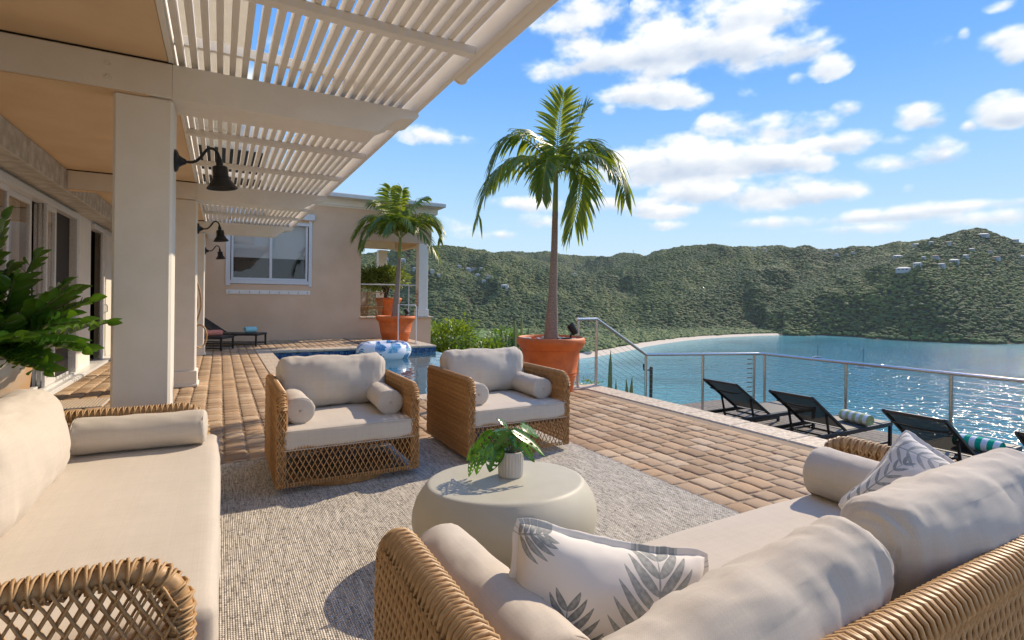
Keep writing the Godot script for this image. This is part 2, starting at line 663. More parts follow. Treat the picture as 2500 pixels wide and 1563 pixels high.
func make_materials() -> void:
	var g9 := Color(0.9, 0.9, 0.9)
	var fine := ntex(noise(0.12, 1, 3), Color(0.86, 0.86, 0.86), Color.WHITE, 512)
	var grit := ntex(noise(0.35, 2, 2), Color(0.68, 0.66, 0.64), Color.WHITE, 512)
	var blotch := ntex(noise(0.012, 3, 5), Color(0.965, 0.96, 0.95), Color.WHITE, 512)
	var stain := ntex(noise(0.008, 4, 6), Color(0.945, 0.935, 0.92), Color.WHITE, 512)
	var bump := ntex(noise(0.05, 5, 4), Color.BLACK, Color.WHITE, 512)
	var grain := noise(0.02, 6, 4)
	M["tex_fine"] = fine
	skin(mat("white_paint", lin(0.87, 0.815, 0.725), 0.5), blotch, 0.5, bump, 0.06)
	skin(mat("white_frame", lin(0.82, 0.81, 0.79), 0.35), fine, 0.5)
	skin(mat("ceiling_plaster", lin(0.80, 0.57, 0.34), 0.85), stain, 0.35, bump, 0.05)
	skin(mat("wall_render", lin(0.77, 0.545, 0.365), 0.9), stain, 0.22, bump, 0.12)
	skin(mat("whitewashed_concrete", lin(0.66, 0.62, 0.55), 0.9), ntex(noise(0.012, 14, 4), Color(0.78, 0.75, 0.70), Color.WHITE, 512), 0.8, bump, 0.05)
	skin(mat("roof_white", lin(0.72, 0.71, 0.68), 0.8), stain, 0.3)
	skin(mat("sand_joint", lin(0.46, 0.345, 0.23), 0.95), grit, 2.0)
	for k in 6:
		var tn: Color = [lin(0.72, 0.505, 0.31), lin(0.62, 0.42, 0.25), lin(0.82, 0.61, 0.40), lin(0.53, 0.355, 0.21), lin(0.74, 0.50, 0.295), lin(0.67, 0.475, 0.30)][k]
		skin(mat("paver_%d" % k, tn, 0.92), grit, 2.4, bump, 0.25, true)
	skin(mat("travertine", lin(0.84, 0.74, 0.59), 0.7), ntex(noise(0.03, 15, 5), Color(0.70, 0.64, 0.58), Color.WHITE, 512), 1.1, bump, 0.08, true)
	skin(mat("terracotta", lin(0.80, 0.185, 0.032), 0.6), ntex(noise(0.01, 16, 5), Color(0.80, 0.76, 0.74), Color.WHITE, 512), 0.7, bump, 0.05)
	var linen := ImageTexture.create_from_image(linen_image(256, 4))
	skin(mat("linen", lin(0.655, 0.58, 0.49), 0.95), linen, 3.2)
	M.linen.rim_enabled = true
	M.linen.rim = 0.3
	skin(mat("rattan", lin(0.66, 0.385, 0.165), 0.42), ntex(noise(0.03, 17, 4), Color(0.72, 0.68, 0.62), Color.WHITE, 256), 3.0)
	skin(mat("rattan_pale", lin(0.66, 0.43, 0.215), 0.5), ntex(noise(0.03, 18, 4), Color(0.72, 0.68, 0.62), Color.WHITE, 256), 3.0)
	var rg := rug_images()
	var rug := skin(mat("rug_weave", lin(0.80, 0.77, 0.72), 0.95), ImageTexture.create_from_image(rg[0]), 1.1, ImageTexture.create_from_image(rg[1]), 0.5)
	rug.uv1_triplanar_sharpness = 8.0
	skin(mat("rug_fringe", lin(0.66, 0.63, 0.58), 0.95), fine, 3.0)
	skin(mat("table_resin", lin(0.53, 0.505, 0.405), 0.55), blotch, 1.0, bump, 0.02)
	skin(mat("pot_ceramic", lin(0.66, 0.62, 0.56), 0.6), fine, 3.0)
	mat("soil", lin(0.035, 0.026, 0.018), 0.95)
	skin(mat("pebble", lin(0.50, 0.49, 0.46), 0.7), blotch, 6.0)
	mat("steel", lin(0.62, 0.61, 0.60), 0.22, 1.0)
	mat("cable_steel", lin(0.36, 0.36, 0.36), 0.3, 1.0)
	mat("black_metal", lin(0.018, 0.017, 0.017), 0.42, 0.3)
	mat("lounger_frame", lin(0.016, 0.017, 0.020), 0.35, 0.2)
	skin(mat("lounger_sling", lin(0.10, 0.098, 0.095), 0.6), grit, 4.0)
	var mesh := mat("sling_back", Color(lin(0.010, 0.009, 0.009), 0.93), 0.6)
	mesh.transparency = BaseMaterial3D.TRANSPARENCY_ALPHA
	skin(mat("deck_wood", lin(0.28, 0.245, 0.205), 0.85), ntex(grain, Color(0.7, 0.68, 0.65), Color.WHITE, 512), 1.0)
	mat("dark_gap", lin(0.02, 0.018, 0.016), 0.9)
	mat("interior", lin(0.16, 0.12, 0.09), 0.9)
	mat("dark_screen", lin(0.014, 0.012, 0.011), 0.6)
	skin(mat("curtain", lin(0.60, 0.58, 0.53), 0.95), fine, 2.0)
	var pane := mat("window_glass", Color(0.3, 0.34, 0.36, 0.05), 0.02)
	pane.transparency = BaseMaterial3D.TRANSPARENCY_ALPHA
	mat("brown_wood", lin(0.10, 0.045, 0.022), 0.5)
	skin(mat("palm_bark", lin(0.46, 0.35, 0.27), 0.9), ntex(noise(0.05, 31, 4), Color(0.62, 0.6, 0.58), Color.WHITE, 256), 3.0, bump, 0.3)
	mat("palm_shaft", lin(0.25, 0.30, 0.07), 0.5)
	leafy(mat("palm_leaf", lin(0.062, 0.108, 0.012), 0.42), Color(0.58, 0.63, 0.12))
	mat("palm_rib", lin(0.30, 0.33, 0.07), 0.5)
	leafy(mat("bush_leaf", lin(0.115, 0.175, 0.018), 0.45), Color(0.50, 0.58, 0.12))
	leafy(mat("bush_leaf_dark", lin(0.055, 0.105, 0.02), 0.5), Color(0.42, 0.55, 0.12))
	leafy(mat("variegated_leaf", lin(0.20, 0.26, 0.06), 0.45), Color(0.5, 0.55, 0.2))
	leafy(mat("house_plant_leaf", lin(0.045, 0.12, 0.016), 0.25), Color(0.38, 0.52, 0.10))
	leafy(mat("vine_leaf", lin(0.035, 0.13, 0.014), 0.22), Color(0.36, 0.55, 0.10))
	mat("stem_green", lin(0.10, 0.15, 0.04), 0.6)
	skin(mat("cactus_skin", lin(0.26, 0.27, 0.10), 0.8), blotch, 4.0)
	skin(mat("bark", lin(0.12, 0.085, 0.06), 0.95), blotch, 2.0)
	skin(mat("forest_floor", lin(0.045, 0.062, 0.018), 0.95), ntex(noise(0.03, 32, 5), Color(0.6, 0.6, 0.55), Color.WHITE, 512), 0.01, null, 0.0, true)
	var crown := mat("tree_crown", Color.WHITE, 0.8)
	crown.vertex_color_use_as_albedo = true
	skin(mat("beach_sand", lin(0.72, 0.60, 0.45), 0.95), blotch, 0.02, null, 0.0, true)
	var sea := mat("sea_water", Color.WHITE, 0.08)
	sea.metallic_specular = 0.25
	sea.vertex_color_use_as_albedo = true
	sea.normal_enabled = true
	sea.normal_texture = ntex(noise(0.035, 41, 4), Color.BLACK, Color.WHITE, 512, true, 7.0)
	sea.normal_scale = 0.50
	sea.uv1_triplanar = true
	sea.uv1_world_triplanar = true
	sea.uv1_scale = Vector3.ONE * 0.0085
	var pw := mat("pool_water", Color(0.5, 0.8, 0.85, 0.10), 0.0)
	pw.transparency = BaseMaterial3D.TRANSPARENCY_ALPHA
	pw.normal_enabled = true
	pw.normal_texture = ntex(noise(0.012, 42, 3), Color.BLACK, Color.WHITE, 512, true, 3.0)
	pw.normal_scale = 0.22
	pw.uv1_triplanar = true
	pw.uv1_world_triplanar = true
	pw.uv1_scale = Vector3.ONE * 0.35
	skin(mat("pool_plaster", lin(0.035, 0.22, 0.29), 0.8), blotch, 0.4)
	skin(mat("pool_tile", Color.WHITE, 0.25), ImageTexture.create_from_image(tile_image()), 2.6, null, 0.0, true)
	M.pool_tile.uv1_triplanar_sharpness = 20.0
	mat("boat_white", lin(0.80, 0.80, 0.78), 0.4)
	mat("boat_dark", lin(0.05, 0.06, 0.08), 0.4)
	mat("far_wall", lin(0.48, 0.46, 0.42), 0.8)
	mat("far_roof", lin(0.62, 0.62, 0.61), 0.7)
	mat("far_roof_red", lin(0.45, 0.22, 0.15), 0.8)
	for k: Array in [["towel_pink", lin(0.72, 0.27, 0.20), lin(0.72, 0.27, 0.20)], ["towel_blue", lin(0.36, 0.66, 0.68), lin(0.36, 0.66, 0.68)], ["towel_lime", lin(0.78, 0.78, 0.74), lin(0.48, 0.52, 0.24)], ["towel_teal", lin(0.80, 0.79, 0.78), lin(0.0, 0.40, 0.23)]]:
		var im := Image.create_empty(64, 8, false, Image.FORMAT_RGB8)
		for x in 64:
			for y in 8:
				im.set_pixel(x, y, k[1] if (x / 8) % 2 == 0 else k[2])
		var tm := mat(k[0], Color.WHITE, 0.98)
		tm.albedo_texture = ImageTexture.create_from_image(im)
		tm.texture_filter = BaseMaterial3D.TEXTURE_FILTER_NEAREST
		tm.heightmap_enabled = false
	var ff := noise(0.02, 51, 4)
	var ring := Image.create_empty(1024, 512, false, Image.FORMAT_RGB8)
	ring.fill(Color(0.93, 0.94, 0.95))
	var rr := RandomNumberGenerator.new()
	rr.seed = 12
	for k in 30:
		var root := Vector2(rr.randf_range(40, 980), rr.randf_range(30, 480))
		var tip := root + Vector2.from_angle(rr.randf_range(-PI, PI)) * rr.randf_range(110, 150)
		frond_print(ring, root, tip, 8, 80.0, 12.0, [Color(0.03, 0.25, 0.55), Color(0.10, 0.45, 0.68), Color(0.30, 0.62, 0.74)][k % 3], ff)
	var rm := mat("float_vinyl", Color.WHITE, 0.22)
	rm.albedo_texture = ImageTexture.create_from_image(ring)
	var pil := Image.create_empty(768, 512, false, Image.FORMAT_RGB8)
	pil.fill(Color(0.91, 0.885, 0.85))
	var ink := Color(0.50, 0.51, 0.50)
	frond_print(pil, Vector2(560, 560), Vector2(540, 20), 9, 290.0, 36.0, Color(0.58, 0.59, 0.575), ff)
	frond_print(pil, Vector2(215, 490), Vector2(205, 250), 6, 190.0, 24.0, ink, ff)
	frond_print(pil, Vector2(-10, 60), Vector2(120, 30), 5, 130.0, 22.0, Color(0.56, 0.57, 0.56), ff)
	var pm := mat("printed_linen", Color.WHITE, 0.95)
	pm.albedo_texture = ImageTexture.create_from_image(pil)
	var pil2 := Image.create_empty(512, 512, false, Image.FORMAT_RGB8)
	pil2.fill(Color(0.90, 0.875, 0.84))
	frond_print(pil2, Vector2(400, 520), Vector2(330, 60), 8, 190.0, 24.0, ink, ff)
	frond_print(pil2, Vector2(60, 500), Vector2(150, 140), 7, 120.0, 16.0, Color(0.55, 0.57, 0.56), ff)
	frond_print(pil2, Vector2(-10, 120), Vector2(300, 40), 7, 120.0, 15.0, Color(0.62, 0.63, 0.62), ff)
	var pm2 := mat("printed_linen_square", Color.WHITE, 0.95)
	pm2.albedo_texture = ImageTexture.create_from_image(pil2)


func tile_image() -> Image:
	var im := Image.create_empty(256, 256, false, Image.FORMAT_RGB8)
	var r := RandomNumberGenerator.new()
	r.seed = 8
	im.fill(Color(0.10, 0.16, 0.24))
	var w := 16
	var h := 16
	for j in 16:
		for i in 16:
			var c: Color = [Color(0.05, 0.16, 0.36), Color(0.10, 0.30, 0.55), Color(0.20, 0.42, 0.62), Color(0.03, 0.09, 0.22), Color(0.14, 0.36, 0.50), Color(0.32, 0.50, 0.64)][r.randi() % 6]
			var off := 8 if j % 2 else 0
			for y in range(j * h + 1, j * h + h - 1):
				for x in range(i * w + 1, i * w + w - 1):
					im.set_pixel((x + off) % 256, y, c)
	return im


# ---------------------------------------------------------------- land and water

# water line: our own slope, the beach, the headland, then out to sea (x, z)
const SHORE := [[420, 900], [190, 330], [105, 120], [88, -20], [104, -110], [150, -215], [215, -330], [270, -400], [317.7, -425.3], [348, -436], [390, -454], [439, -479], [472, -499], [533, -526], [612, -555], [691, -575], [756, -582], [826, -585], [890, -575], [935, -550], [966, -509], [955, -442], [959, -393], [983, -355], [1029, -327], [1090, -312], [1300, -270], [1700, -180], [2600, 100]]
# crest lines: each [falloff, [azimuth, distance, height], ...]
const CRESTS := [
	[0.34, [-40, 1500, 90], [-10, 1500, 95], [8, 1500, 112], [13.8, 1500, 119], [17.7, 1500, 134], [21.6, 1500, 149], [24.6, 1500, 139], [28.5, 1480, 126], [31.5, 1400, 84], [34, 1320, 42], [37, 1240, 6], [40.6, 1130, -26], [43.5, 1010, -47]],
	[0.40, [21.6, 1500, 140], [21, 1350, 92], [22, 1230, 40], [24, 1130, -10]],
	[0.40, [28.5, 1480, 126], [29, 1330, 70], [31, 1180, 10], [33, 1060, -34]],
	[0.40, [13, 1480, 112], [12, 1300, 60], [13, 1120, 0]],
	[0.36, [24, 2300, 180], [28.7, 2300, 204], [32.9, 2300, 202], [37.9, 2300, 183], [41.5, 2200, 189], [44.6, 2100, 168], [46.7, 2000, 160]],
	[0.42, [32.9, 2300, 200], [34.5, 2000, 120], [37, 1750, 55], [40, 1500, 5]],
	[0.42, [41.5, 2200, 186], [41.5, 1950, 110], [43, 1700, 50], [44, 1450, -5]],
	[0.36, [45.2, 1900, 132], [46.7, 1760, 164], [48.8, 1700, 171], [51.6, 1700, 166], [54.7, 1750, 164], [57.7, 1800, 162], [60.1, 1850, 158], [61.8, 1850, 158], [63.7, 1800, 158]],
	[0.42, [48.8, 1700, 170], [47.5, 1500, 108], [46.8, 1300, 48], [47, 1120, -8]],
	[0.42, [54.7, 1750, 162], [52.5, 1530, 100], [51, 1340, 42], [50.2, 1180, -12]],
	[0.40, [63.7, 1800, 158], [66.5, 1750, 161], [69.3, 1700, 168], [71.4, 1650, 174], [73.6, 1600, 190], [78, 1550, 222], [86, 1500, 225], [96, 1600, 180]],
	[0.42, [69.3, 1700, 160], [66, 1560, 122], [63, 1420, 80], [60.5, 1300, 40], [58.5, 1200, 0], [57.6, 1130, -30]],
	[0.42, [73.6, 1600, 178], [71.5, 1420, 108], [69, 1270, 52], [67.3, 1140, -10]],
	[0.42, [80, 1560, 190], [78, 1400, 110], [76, 1260, 50], [75, 1180, 0]],
]
var crest_pts := []
var grid_az := PackedFloat32Array()
var grid_r := PackedFloat32Array()
var grid_h := PackedFloat32Array()
var shore_d := 0.0
var shore_i := 0
var bay := PackedVector2Array()
var relief: FastNoiseLite
var relief2: FastNoiseLite


func polar(az: float, r: float) -> Vector2:
	var a := deg_to_rad(az)
	return Vector2(sin(a) * r, -cos(a) * r)


func shore_at(p: Vector2) -> void:
	var best := 1e12
	for i in SHORE.size() - 1:
		var a := bay[i]
		var d := bay[i + 1] - a
		var q := a + d * clampf((p - a).dot(d) / d.length_squared(), 0.0, 1.0)
		var e := p.distance_squared_to(q)
		if e < best:
			best = e
			shore_i = i
	shore_d = sqrt(best)
	if Geometry2D.is_point_in_polygon(p, bay):
		shore_d = -shore_d


func hill(x: float, z: float) -> float:
	var p := Vector2(x, z)
	shore_at(p)
	var r := p.length()
	var h := SEA + 7.0
	var crest := 1e9
	for s: Array in crest_pts:
		var k: float = s[0]
		var L: PackedVector3Array = s[1]
		for i in L.size() - 1:
			var a := Vector2(L[i].x, L[i].z)
			var d := Vector2(L[i + 1].x, L[i + 1].z) - a
			var t := clampf((p - a).dot(d) / d.length_squared(), 0.0, 1.0)
			var e := p.distance_to(a + d * t)
			var hh := lerpf(L[i].y, L[i + 1].y, t) - k * (sqrt(e * e + 1600.0) - 40.0)
			if hh > h - 24.0:
				var w := clampf(0.5 + 0.5 * (hh - h) / 24.0, 0.0, 1.0)
				h = lerpf(h, hh, w) + 24.0 * 0.5 * w * (1.0 - w)
				crest = minf(crest, e)
	var own := -3.4 - 0.46 * maxf(0.0, r - 10.0)
	h = maxf(h, own)
	if r > 300.0:
		var amp := clampf((h - SEA - 8.0) / 60.0, 0.0, 1.0) * clampf(crest / 120.0, 0.15, 1.0)
		h += amp * (relief.get_noise_2d(x, z) * 30.0 - absf(relief2.get_noise_2d(x, z)) * 44.0 + 10.0)
		h += relief2.get_noise_2d(x * 2.3, z * 2.3) * 3.5
	var ramp: float
	if shore_d < 0.0:
		ramp = maxf(-12.0, shore_d * 0.12)
	elif shore_i >= 7 and shore_i <= 17:
		ramp = minf(shore_d * 0.09, 1.8) + maxf(0.0, shore_d - 20.0) * 0.07 + maxf(0.0, shore_d - 90.0) * 0.5
	else:
		ramp = shore_d * 0.75
	return minf(h, SEA + ramp)


func build_land() -> void:
	for s: Array in SHORE:
		bay.append(Vector2(s[0], s[1]))
	bay.append(Vector2(9000, 400))
	bay.append(Vector2(9000, 3000))
	relief = noise(0.0045, 61, 4)
	relief2 = noise(0.0075, 62, 3)
	for s: Array in CRESTS:
		var L := PackedVector3Array()
		for k in range(1, s.size()):
			var q := polar(s[k][0], s[k][1])
			L.append(Vector3(q.x, s[k][2], q.y))
		crest_pts.append([s[0], L])
	var a := -10.0
	while a < 90.0:
		grid_az.append(a)
		a += 0.4
	while a < 350.0:
		grid_az.append(a)
		a += 10.0
	var nr := 120
	for j in nr:
		grid_r.append(11.0 * pow(2900.0 / 11.0, float(j) / (nr - 1)))
	var P := PackedVector3Array()
	for i in grid_az.size():
		for j in nr:
			var q := polar(grid_az[i], grid_r[j])
			var h: float
			if grid_az[i] > 110.0:
				h = -3.4 - minf(30.0, 0.1 * (grid_r[j] - 11.0))
			else:
				h = hill(q.x, q.y)
			grid_h.append(h)
			P.append(Vector3(q.x, h, q.y))
	var b := MB.new()
	b.surf(P, grid_az.size(), nr, true, false, 1.0)
	struct("hillside", b, M.forest_floor)
	build_sea()
	build_forest()


func land_y(az: float, r: float) -> float:
	var fi := clampf((az + 10.0) / 0.4, 0.0, 247.0)
	var fj := clampf(log(r / 11.0) / log(2900.0 / 11.0) * 119.0, 0.0, 118.9)
	var i := int(fi)
	var j := int(fj)
	var u := fi - i
	var w := fj - j
	return lerpf(lerpf(grid_h[i * 120 + j], grid_h[i * 120 + j + 1], w), lerpf(grid_h[(i + 1) * 120 + j], grid_h[(i + 1) * 120 + j + 1], w), u)


func build_sea() -> void:
	var b := MB.new()
	b.colored = true
	var P := PackedVector3Array()
	var C := PackedColorArray()
	var na := 110
	var nr := 70
	var pat := noise(0.006, 71, 4)
	for i in na:
		for j in nr:
			var q := polar(lerpf(-20.0, 150.0, float(i) / (na - 1)), 60.0 * pow(8000.0 / 60.0, float(j) / (nr - 1)))
			shore_at(q)
			var d := -shore_d if shore_i >= 7 and shore_i <= 19 else maxf(-shore_d, 60.0)
			var shallow := exp(-maxf(d, 0.0) / 70.0)
			var mid := exp(-maxf(d, 0.0) / 420.0)
			var col := Color(0.013, 0.115, 0.205).lerp(Color(0.032, 0.23, 0.295), mid).lerp(Color(0.20, 0.52, 0.48), shallow * 0.9)
			var weed := smoothstep(0.12, 0.4, pat.get_noise_2d(q.x * 0.45 + q.y * 0.5, q.y * 2.2 - q.x * 1.4)) * smoothstep(15.0, 60.0, d) * exp(-d / 260.0)
			col = col.lerp(Color(0.02, 0.13, 0.15), weed * 0.75)
			P.append(Vector3(q.x, SEA, q.y))
			C.append(col)
	b.surf(P, na, nr, false, false, 1.0)
	b.c = C
	struct("sea", b, M.sea_water)
	# the beach: sand from just under the water line up to the trees
	var sb := MB.new()
	var L := PackedVector2Array()
	for i in range(6, 20):
		for k in 6:
			L.append(bay[i].lerp(bay[i + 1], k / 6.0))
	var S := PackedVector3Array()
	for i in L.size():
		var tg := (L[mini(i + 1, L.size() - 1)] - L[maxi(i - 1, 0)]).normalized()
		var inl := Vector2(tg.y, -tg.x)
		var wd := (18.0 + 5.0 * nz.get_noise_1d(i * 0.13)) * clampf((L.size() - i) / 14.0, 0.1, 1.0) * clampf(i / 8.0, 0.2, 1.0)
		for k in 5:
			var f := k / 4.0
			var q := L[i] + inl * (-3.0 + f * (wd + 3.0))
			S.append(Vector3(q.x, SEA - 0.3 + f * 2.6, q.y))
	sb.surf(S, L.size(), 5, false, false, 1.0)
	for k in sb.n.size():
		if sb.n[k].y < 0.0:
			sb.n[k] = -sb.n[k]
	struct("beach", sb, M.beach_sand)


func crown_mesh(sd: int, rough: float) -> ArrayMesh:
	var f := noise(0.9, sd, 3)
	var b := MB.new()
	var P := PackedVector3Array()
	var nu := 11
	var nv := 7
	for i in nu:
		for j in nv:
			var th := PI * (0.02 + 0.80 * j / (nv - 1))
			var ph := TAU * i / nu
			var d := Vector3(sin(th) * cos(ph), cos(th), sin(th) * sin(ph))
			var r := 1.0 + rough * f.get_noise_3dv(d * 1.6) * 1.6
			P.append(Vector3(d.x * r, d.y * r * 0.85, d.z * r))
	b.surf(P, nu, nv, true, false, 1.0)
	if b.n[2].dot(b.v[2]) < 0.0:
		for k in b.n.size():
			b.n[k] = -b.n[k]
		for k in range(0, b.ix.size(), 3):
			var x := b.ix[k + 1]
			b.ix[k + 1] = b.ix[k + 2]
			b.ix[k + 2] = x
	return b.mesh()


func build_forest() -> void:
	var r := RandomNumberGenerator.new()
	r.seed = 33
	var tone := noise(0.004, 81, 3)
	var kinds := 4
	var X: Array = [[], [], [], []]
	var C: Array = [[], [], [], []]
	for k in 215000:
		var az := r.randf_range(6.0, 85.0)
		var rr := sqrt(r.randf_range(420.0 * 420.0, 2420.0 * 2420.0))
		var q := polar(az, rr)
		var y := land_y(az, rr)
		if y < SEA + 1.7:
			continue
		var lawn := az < 31.0 and az > 22.0 and y < SEA + 9.0 and rr > 640.0
		var s := r.randf_range(1.7, 3.1) * (1.0 + 0.25 * r.randf() * r.randf()) * (1.0 + rr / 6000.0)
		if r.randf() < 0.04:
			s *= 1.45
		var bs := Basis(Vector3.UP, r.randf() * TAU).scaled(Vector3(s, s * r.randf_range(0.5, 0.9), s))
		var g := tone.get_noise_2d(q.x, q.y)
		var col := Color(0.064, 0.098, 0.017).lerp(Color(0.135, 0.158, 0.025), clampf(0.4 + g * 1.1 + r.randf_range(-0.3, 0.3), 0.0, 1.0))
		if r.randf() < 0.12:
			col = Color(0.060, 0.095, 0.02)
		if y < SEA + 7.0:
			col = col.lerp(Color(0.15, 0.20, 0.045), 0.6)
		if lawn:
			s *= 0.5
			bs = Basis(Vector3.UP, r.randf() * TAU).scaled(Vector3(s * 1.8, s * 0.5, s * 1.8))
			col = Color(0.15, 0.23, 0.045)
		col = col * r.randf_range(0.8, 1.2)
		var kk := k % kinds
		X[kk].append(Transform3D(bs, Vector3(q.x, y + s * 0.35, q.y)))
		C[kk].append(col)
	for kk in kinds:
		var mm := MultiMesh.new()
		mm.transform_format = MultiMesh.TRANSFORM_3D
		mm.use_colors = true
		mm.mesh = crown_mesh(90 + kk, 0.34)
		mm.instance_count = X[kk].size()
		for i in X[kk].size():
			mm.set_instance_transform(i, X[kk][i])
			mm.set_instance_color(i, C[kk][i])
		var o := MultiMeshInstance3D.new()
		o.name = numbered("hill_forest")
		o.multimesh = mm
		o.material_override = M.tree_crown
		o.set_meta("kind", "stuff")
		o.set_meta("label", "dense green forest covering the hills across the bay")
		o.set_meta("category", "forest")
		add_child(o)


# ---------------------------------------------------------------- terrace

func paver_mesh(lx: float, lz: float, sd: int) -> ArrayMesh:
	var r := RandomNumberGenerator.new()
	r.seed = sd
	var b := MB.new()
	var hx := lx * 0.5 - 0.0040
	var hz := lz * 0.5 - 0.0048
	var rings := [[1.0, -0.035], [0.98, -0.011], [0.86, -0.0015], [0.5, 0.002]]
	var P := PackedVector3Array()
	var nk := 12
	var jit := PackedFloat32Array()
	for k in nk:
		jit.append(r.randf_range(-0.004, 0.0005))
	for k in nk:
		var a := TAU * (k + 0.5) / nk
		var d := Vector2(cos(a), sin(a))
		var m := maxf(absf(d.x), absf(d.y))
		var sq := d / m
		if m < 0.80:
			sq *= 0.955
		for i in rings.size():
			var f: float = rings[i][0]
			var e := Vector2(hx, hz) - Vector2.ONE * (1.0 - f) * 0.085
			P.append(Vector3(sq.x * (e.x + jit[k]), rings[i][1] + r.randf_range(-0.0008, 0.0008), sq.y * (e.y + jit[k])))
	b.surf(P, nk, rings.size(), true, false, 1.0)
	if b.n[2].y < 0.0:
		for k in b.n.size():
			b.n[k] = -b.n[k]
		for k in range(0, b.ix.size(), 3):
			var x := b.ix[k + 1]
			b.ix[k + 1] = b.ix[k + 2]
			b.ix[k + 2] = x
	var s := b.p(Vector3(0, 0.002, 0), Vector3.UP)
	for k in nk:
		b.tri(s, k * 4 + 3, ((k + 1) % nk) * 4 + 3)
	return b.mesh()


func build_patio() -> void:
	# the bed under the stones, cut around the pool
	var bed := MB.new()
	for q: Array in [[-2.1, -6.62, 4.84, 3.0], [-2.1, -14.44, 0.77, -6.62], [-2.1, -17.28, 5.0, -14.44], [0.77, -6.66, 4.84, -6.61]]:
		var x0: float = q[0]
		bed.span(Vector3(q[0], -0.20, q[1]), Vector3(q[2], -0.012 - 0.0004 * (x0 + 2.1), q[3]))
	var patio := struct("patio", bed, M.sand_joint)
	var pitch := 0.1785
	var kinds := [0.152, 0.2, 0.232]
	var lib := []
	for i in 3:
		for v in 3:
			lib.append(paver_mesh(pitch, kinds[i], 100 + i * 7 + v))
	var cells := []
	var r := RandomNumberGenerator.new()
	r.seed = 17
	var cx := -2.1 + pitch * 0.5
	while cx < 5.0:
		var z := 1.2 + r.randf_range(0.0, 0.2)
		while z > -17.2:
			var k := r.randi() % 3
			var l: float = kinds[k]
			var zc := z - l * 0.5
			z -= l
			var ok := zc + l * 0.5 < 0.9
			if cx + pitch * 0.5 > 4.85 and zc > -14.5:
				ok = false
			if cx > 0.74 and zc < -6.62 and zc > -14.42:
				ok = false
			if cx < -1.86 and zc > -14.0:
				ok = false
			if zc < -17.16 or (cx + pitch * 0.5 > 4.98):
				ok = false
			# under the rug, unseen
			if cx > -0.85 and cx < 2.75 and zc > -4.5 and zc < -0.75:
				ok = false
			if ok:
				cells.append([cx, zc, k * 3 + r.randi() % 3, r.randi() % 6, r.randf_range(-0.02, 0.02), r.randf_range(-0.003, 0.003)])
		cx += pitch
	# the stones that show largest are parts of their own
	var eye := Vector3(0, 1.35, 0)
	var fwd := Vector3(0.488, 0, -0.873)
	var score := []
	for i in cells.size():
		var d := Vector3(cells[i][0], 0, cells[i][1]) - eye
		var dep := d.dot(fwd)
		var side := d.dot(Vector3(0.873, 0, 0.488))
		var vis := dep > 1.2 and absf(side) < dep * 1.0
		if cells[i][0] < 0.0 and cells[i][1] > -4.9:
			vis = false
		score.append([1e6 + d.length() if not vis else d.length(), i])
	score.sort_custom(func(a, b): return a[0] < b[0])
	var rest := {}
	for s in score.size():
		var q: Array = cells[score[s][1]]
		var tilt := fmod(absf(q[0] * 37.1 + q[1] * 53.7), 1.0) - 0.5
		var tilt2 := fmod(absf(q[0] * 71.3 + q[1] * 19.9), 1.0) - 0.5
		var xf := Transform3D(Basis.from_euler(Vector3(tilt * 0.022, q[4], tilt2 * 0.020)), Vector3(q[0], q[5], q[1]))
		if s < 290:
			var o := part("paver", lib[q[2]], M["paver_%d" % q[3]], patio)
			o.transform = xf
		else:
			var key: int = q[3]
			if not rest.has(key):
				rest[key] = []
			rest[key].append([q[2], xf])
	for key: int in rest:
		var st := SurfaceTool.new()
		for e: Array in rest[key]:
			st.append_from(lib[e[0]], 0, e[1])
		var o := part("far_pavers", st.commit(), M["paver_%d" % key], patio)
		o.set_meta("kind", "stuff")
	# travertine edging, slab by slab
	var edge := struct("terrace_edging", MB_box(Vector3(5.0, -0.30, -2.6), Vector3(0.30, 0.36, 7.6)), M.travertine)
	var z := 0.9
	while z > -6.4:
		var l := r.randf_range(0.62, 0.72)
		var z1 := maxf(z - l, -6.42)
		part("edging_slab", MB_box(Vector3(5.025, -0.045, (z + z1) * 0.5), Vector3(0.375, 0.095, z - z1 - 0.004), 0.012), M.travertine, edge)
		z = z1
	part("edging_slab", MB_box(Vector3(4.62, -0.045, -6.535), Vector3(1.2, 0.096, 0.22), 0.012), M.travertine, edge)


func MB_box(ce: Vector3, sz: Vector3, bv := 0.0) -> MB:
	var b := MB.new()
	b.box(ce, sz, bv)
	return b


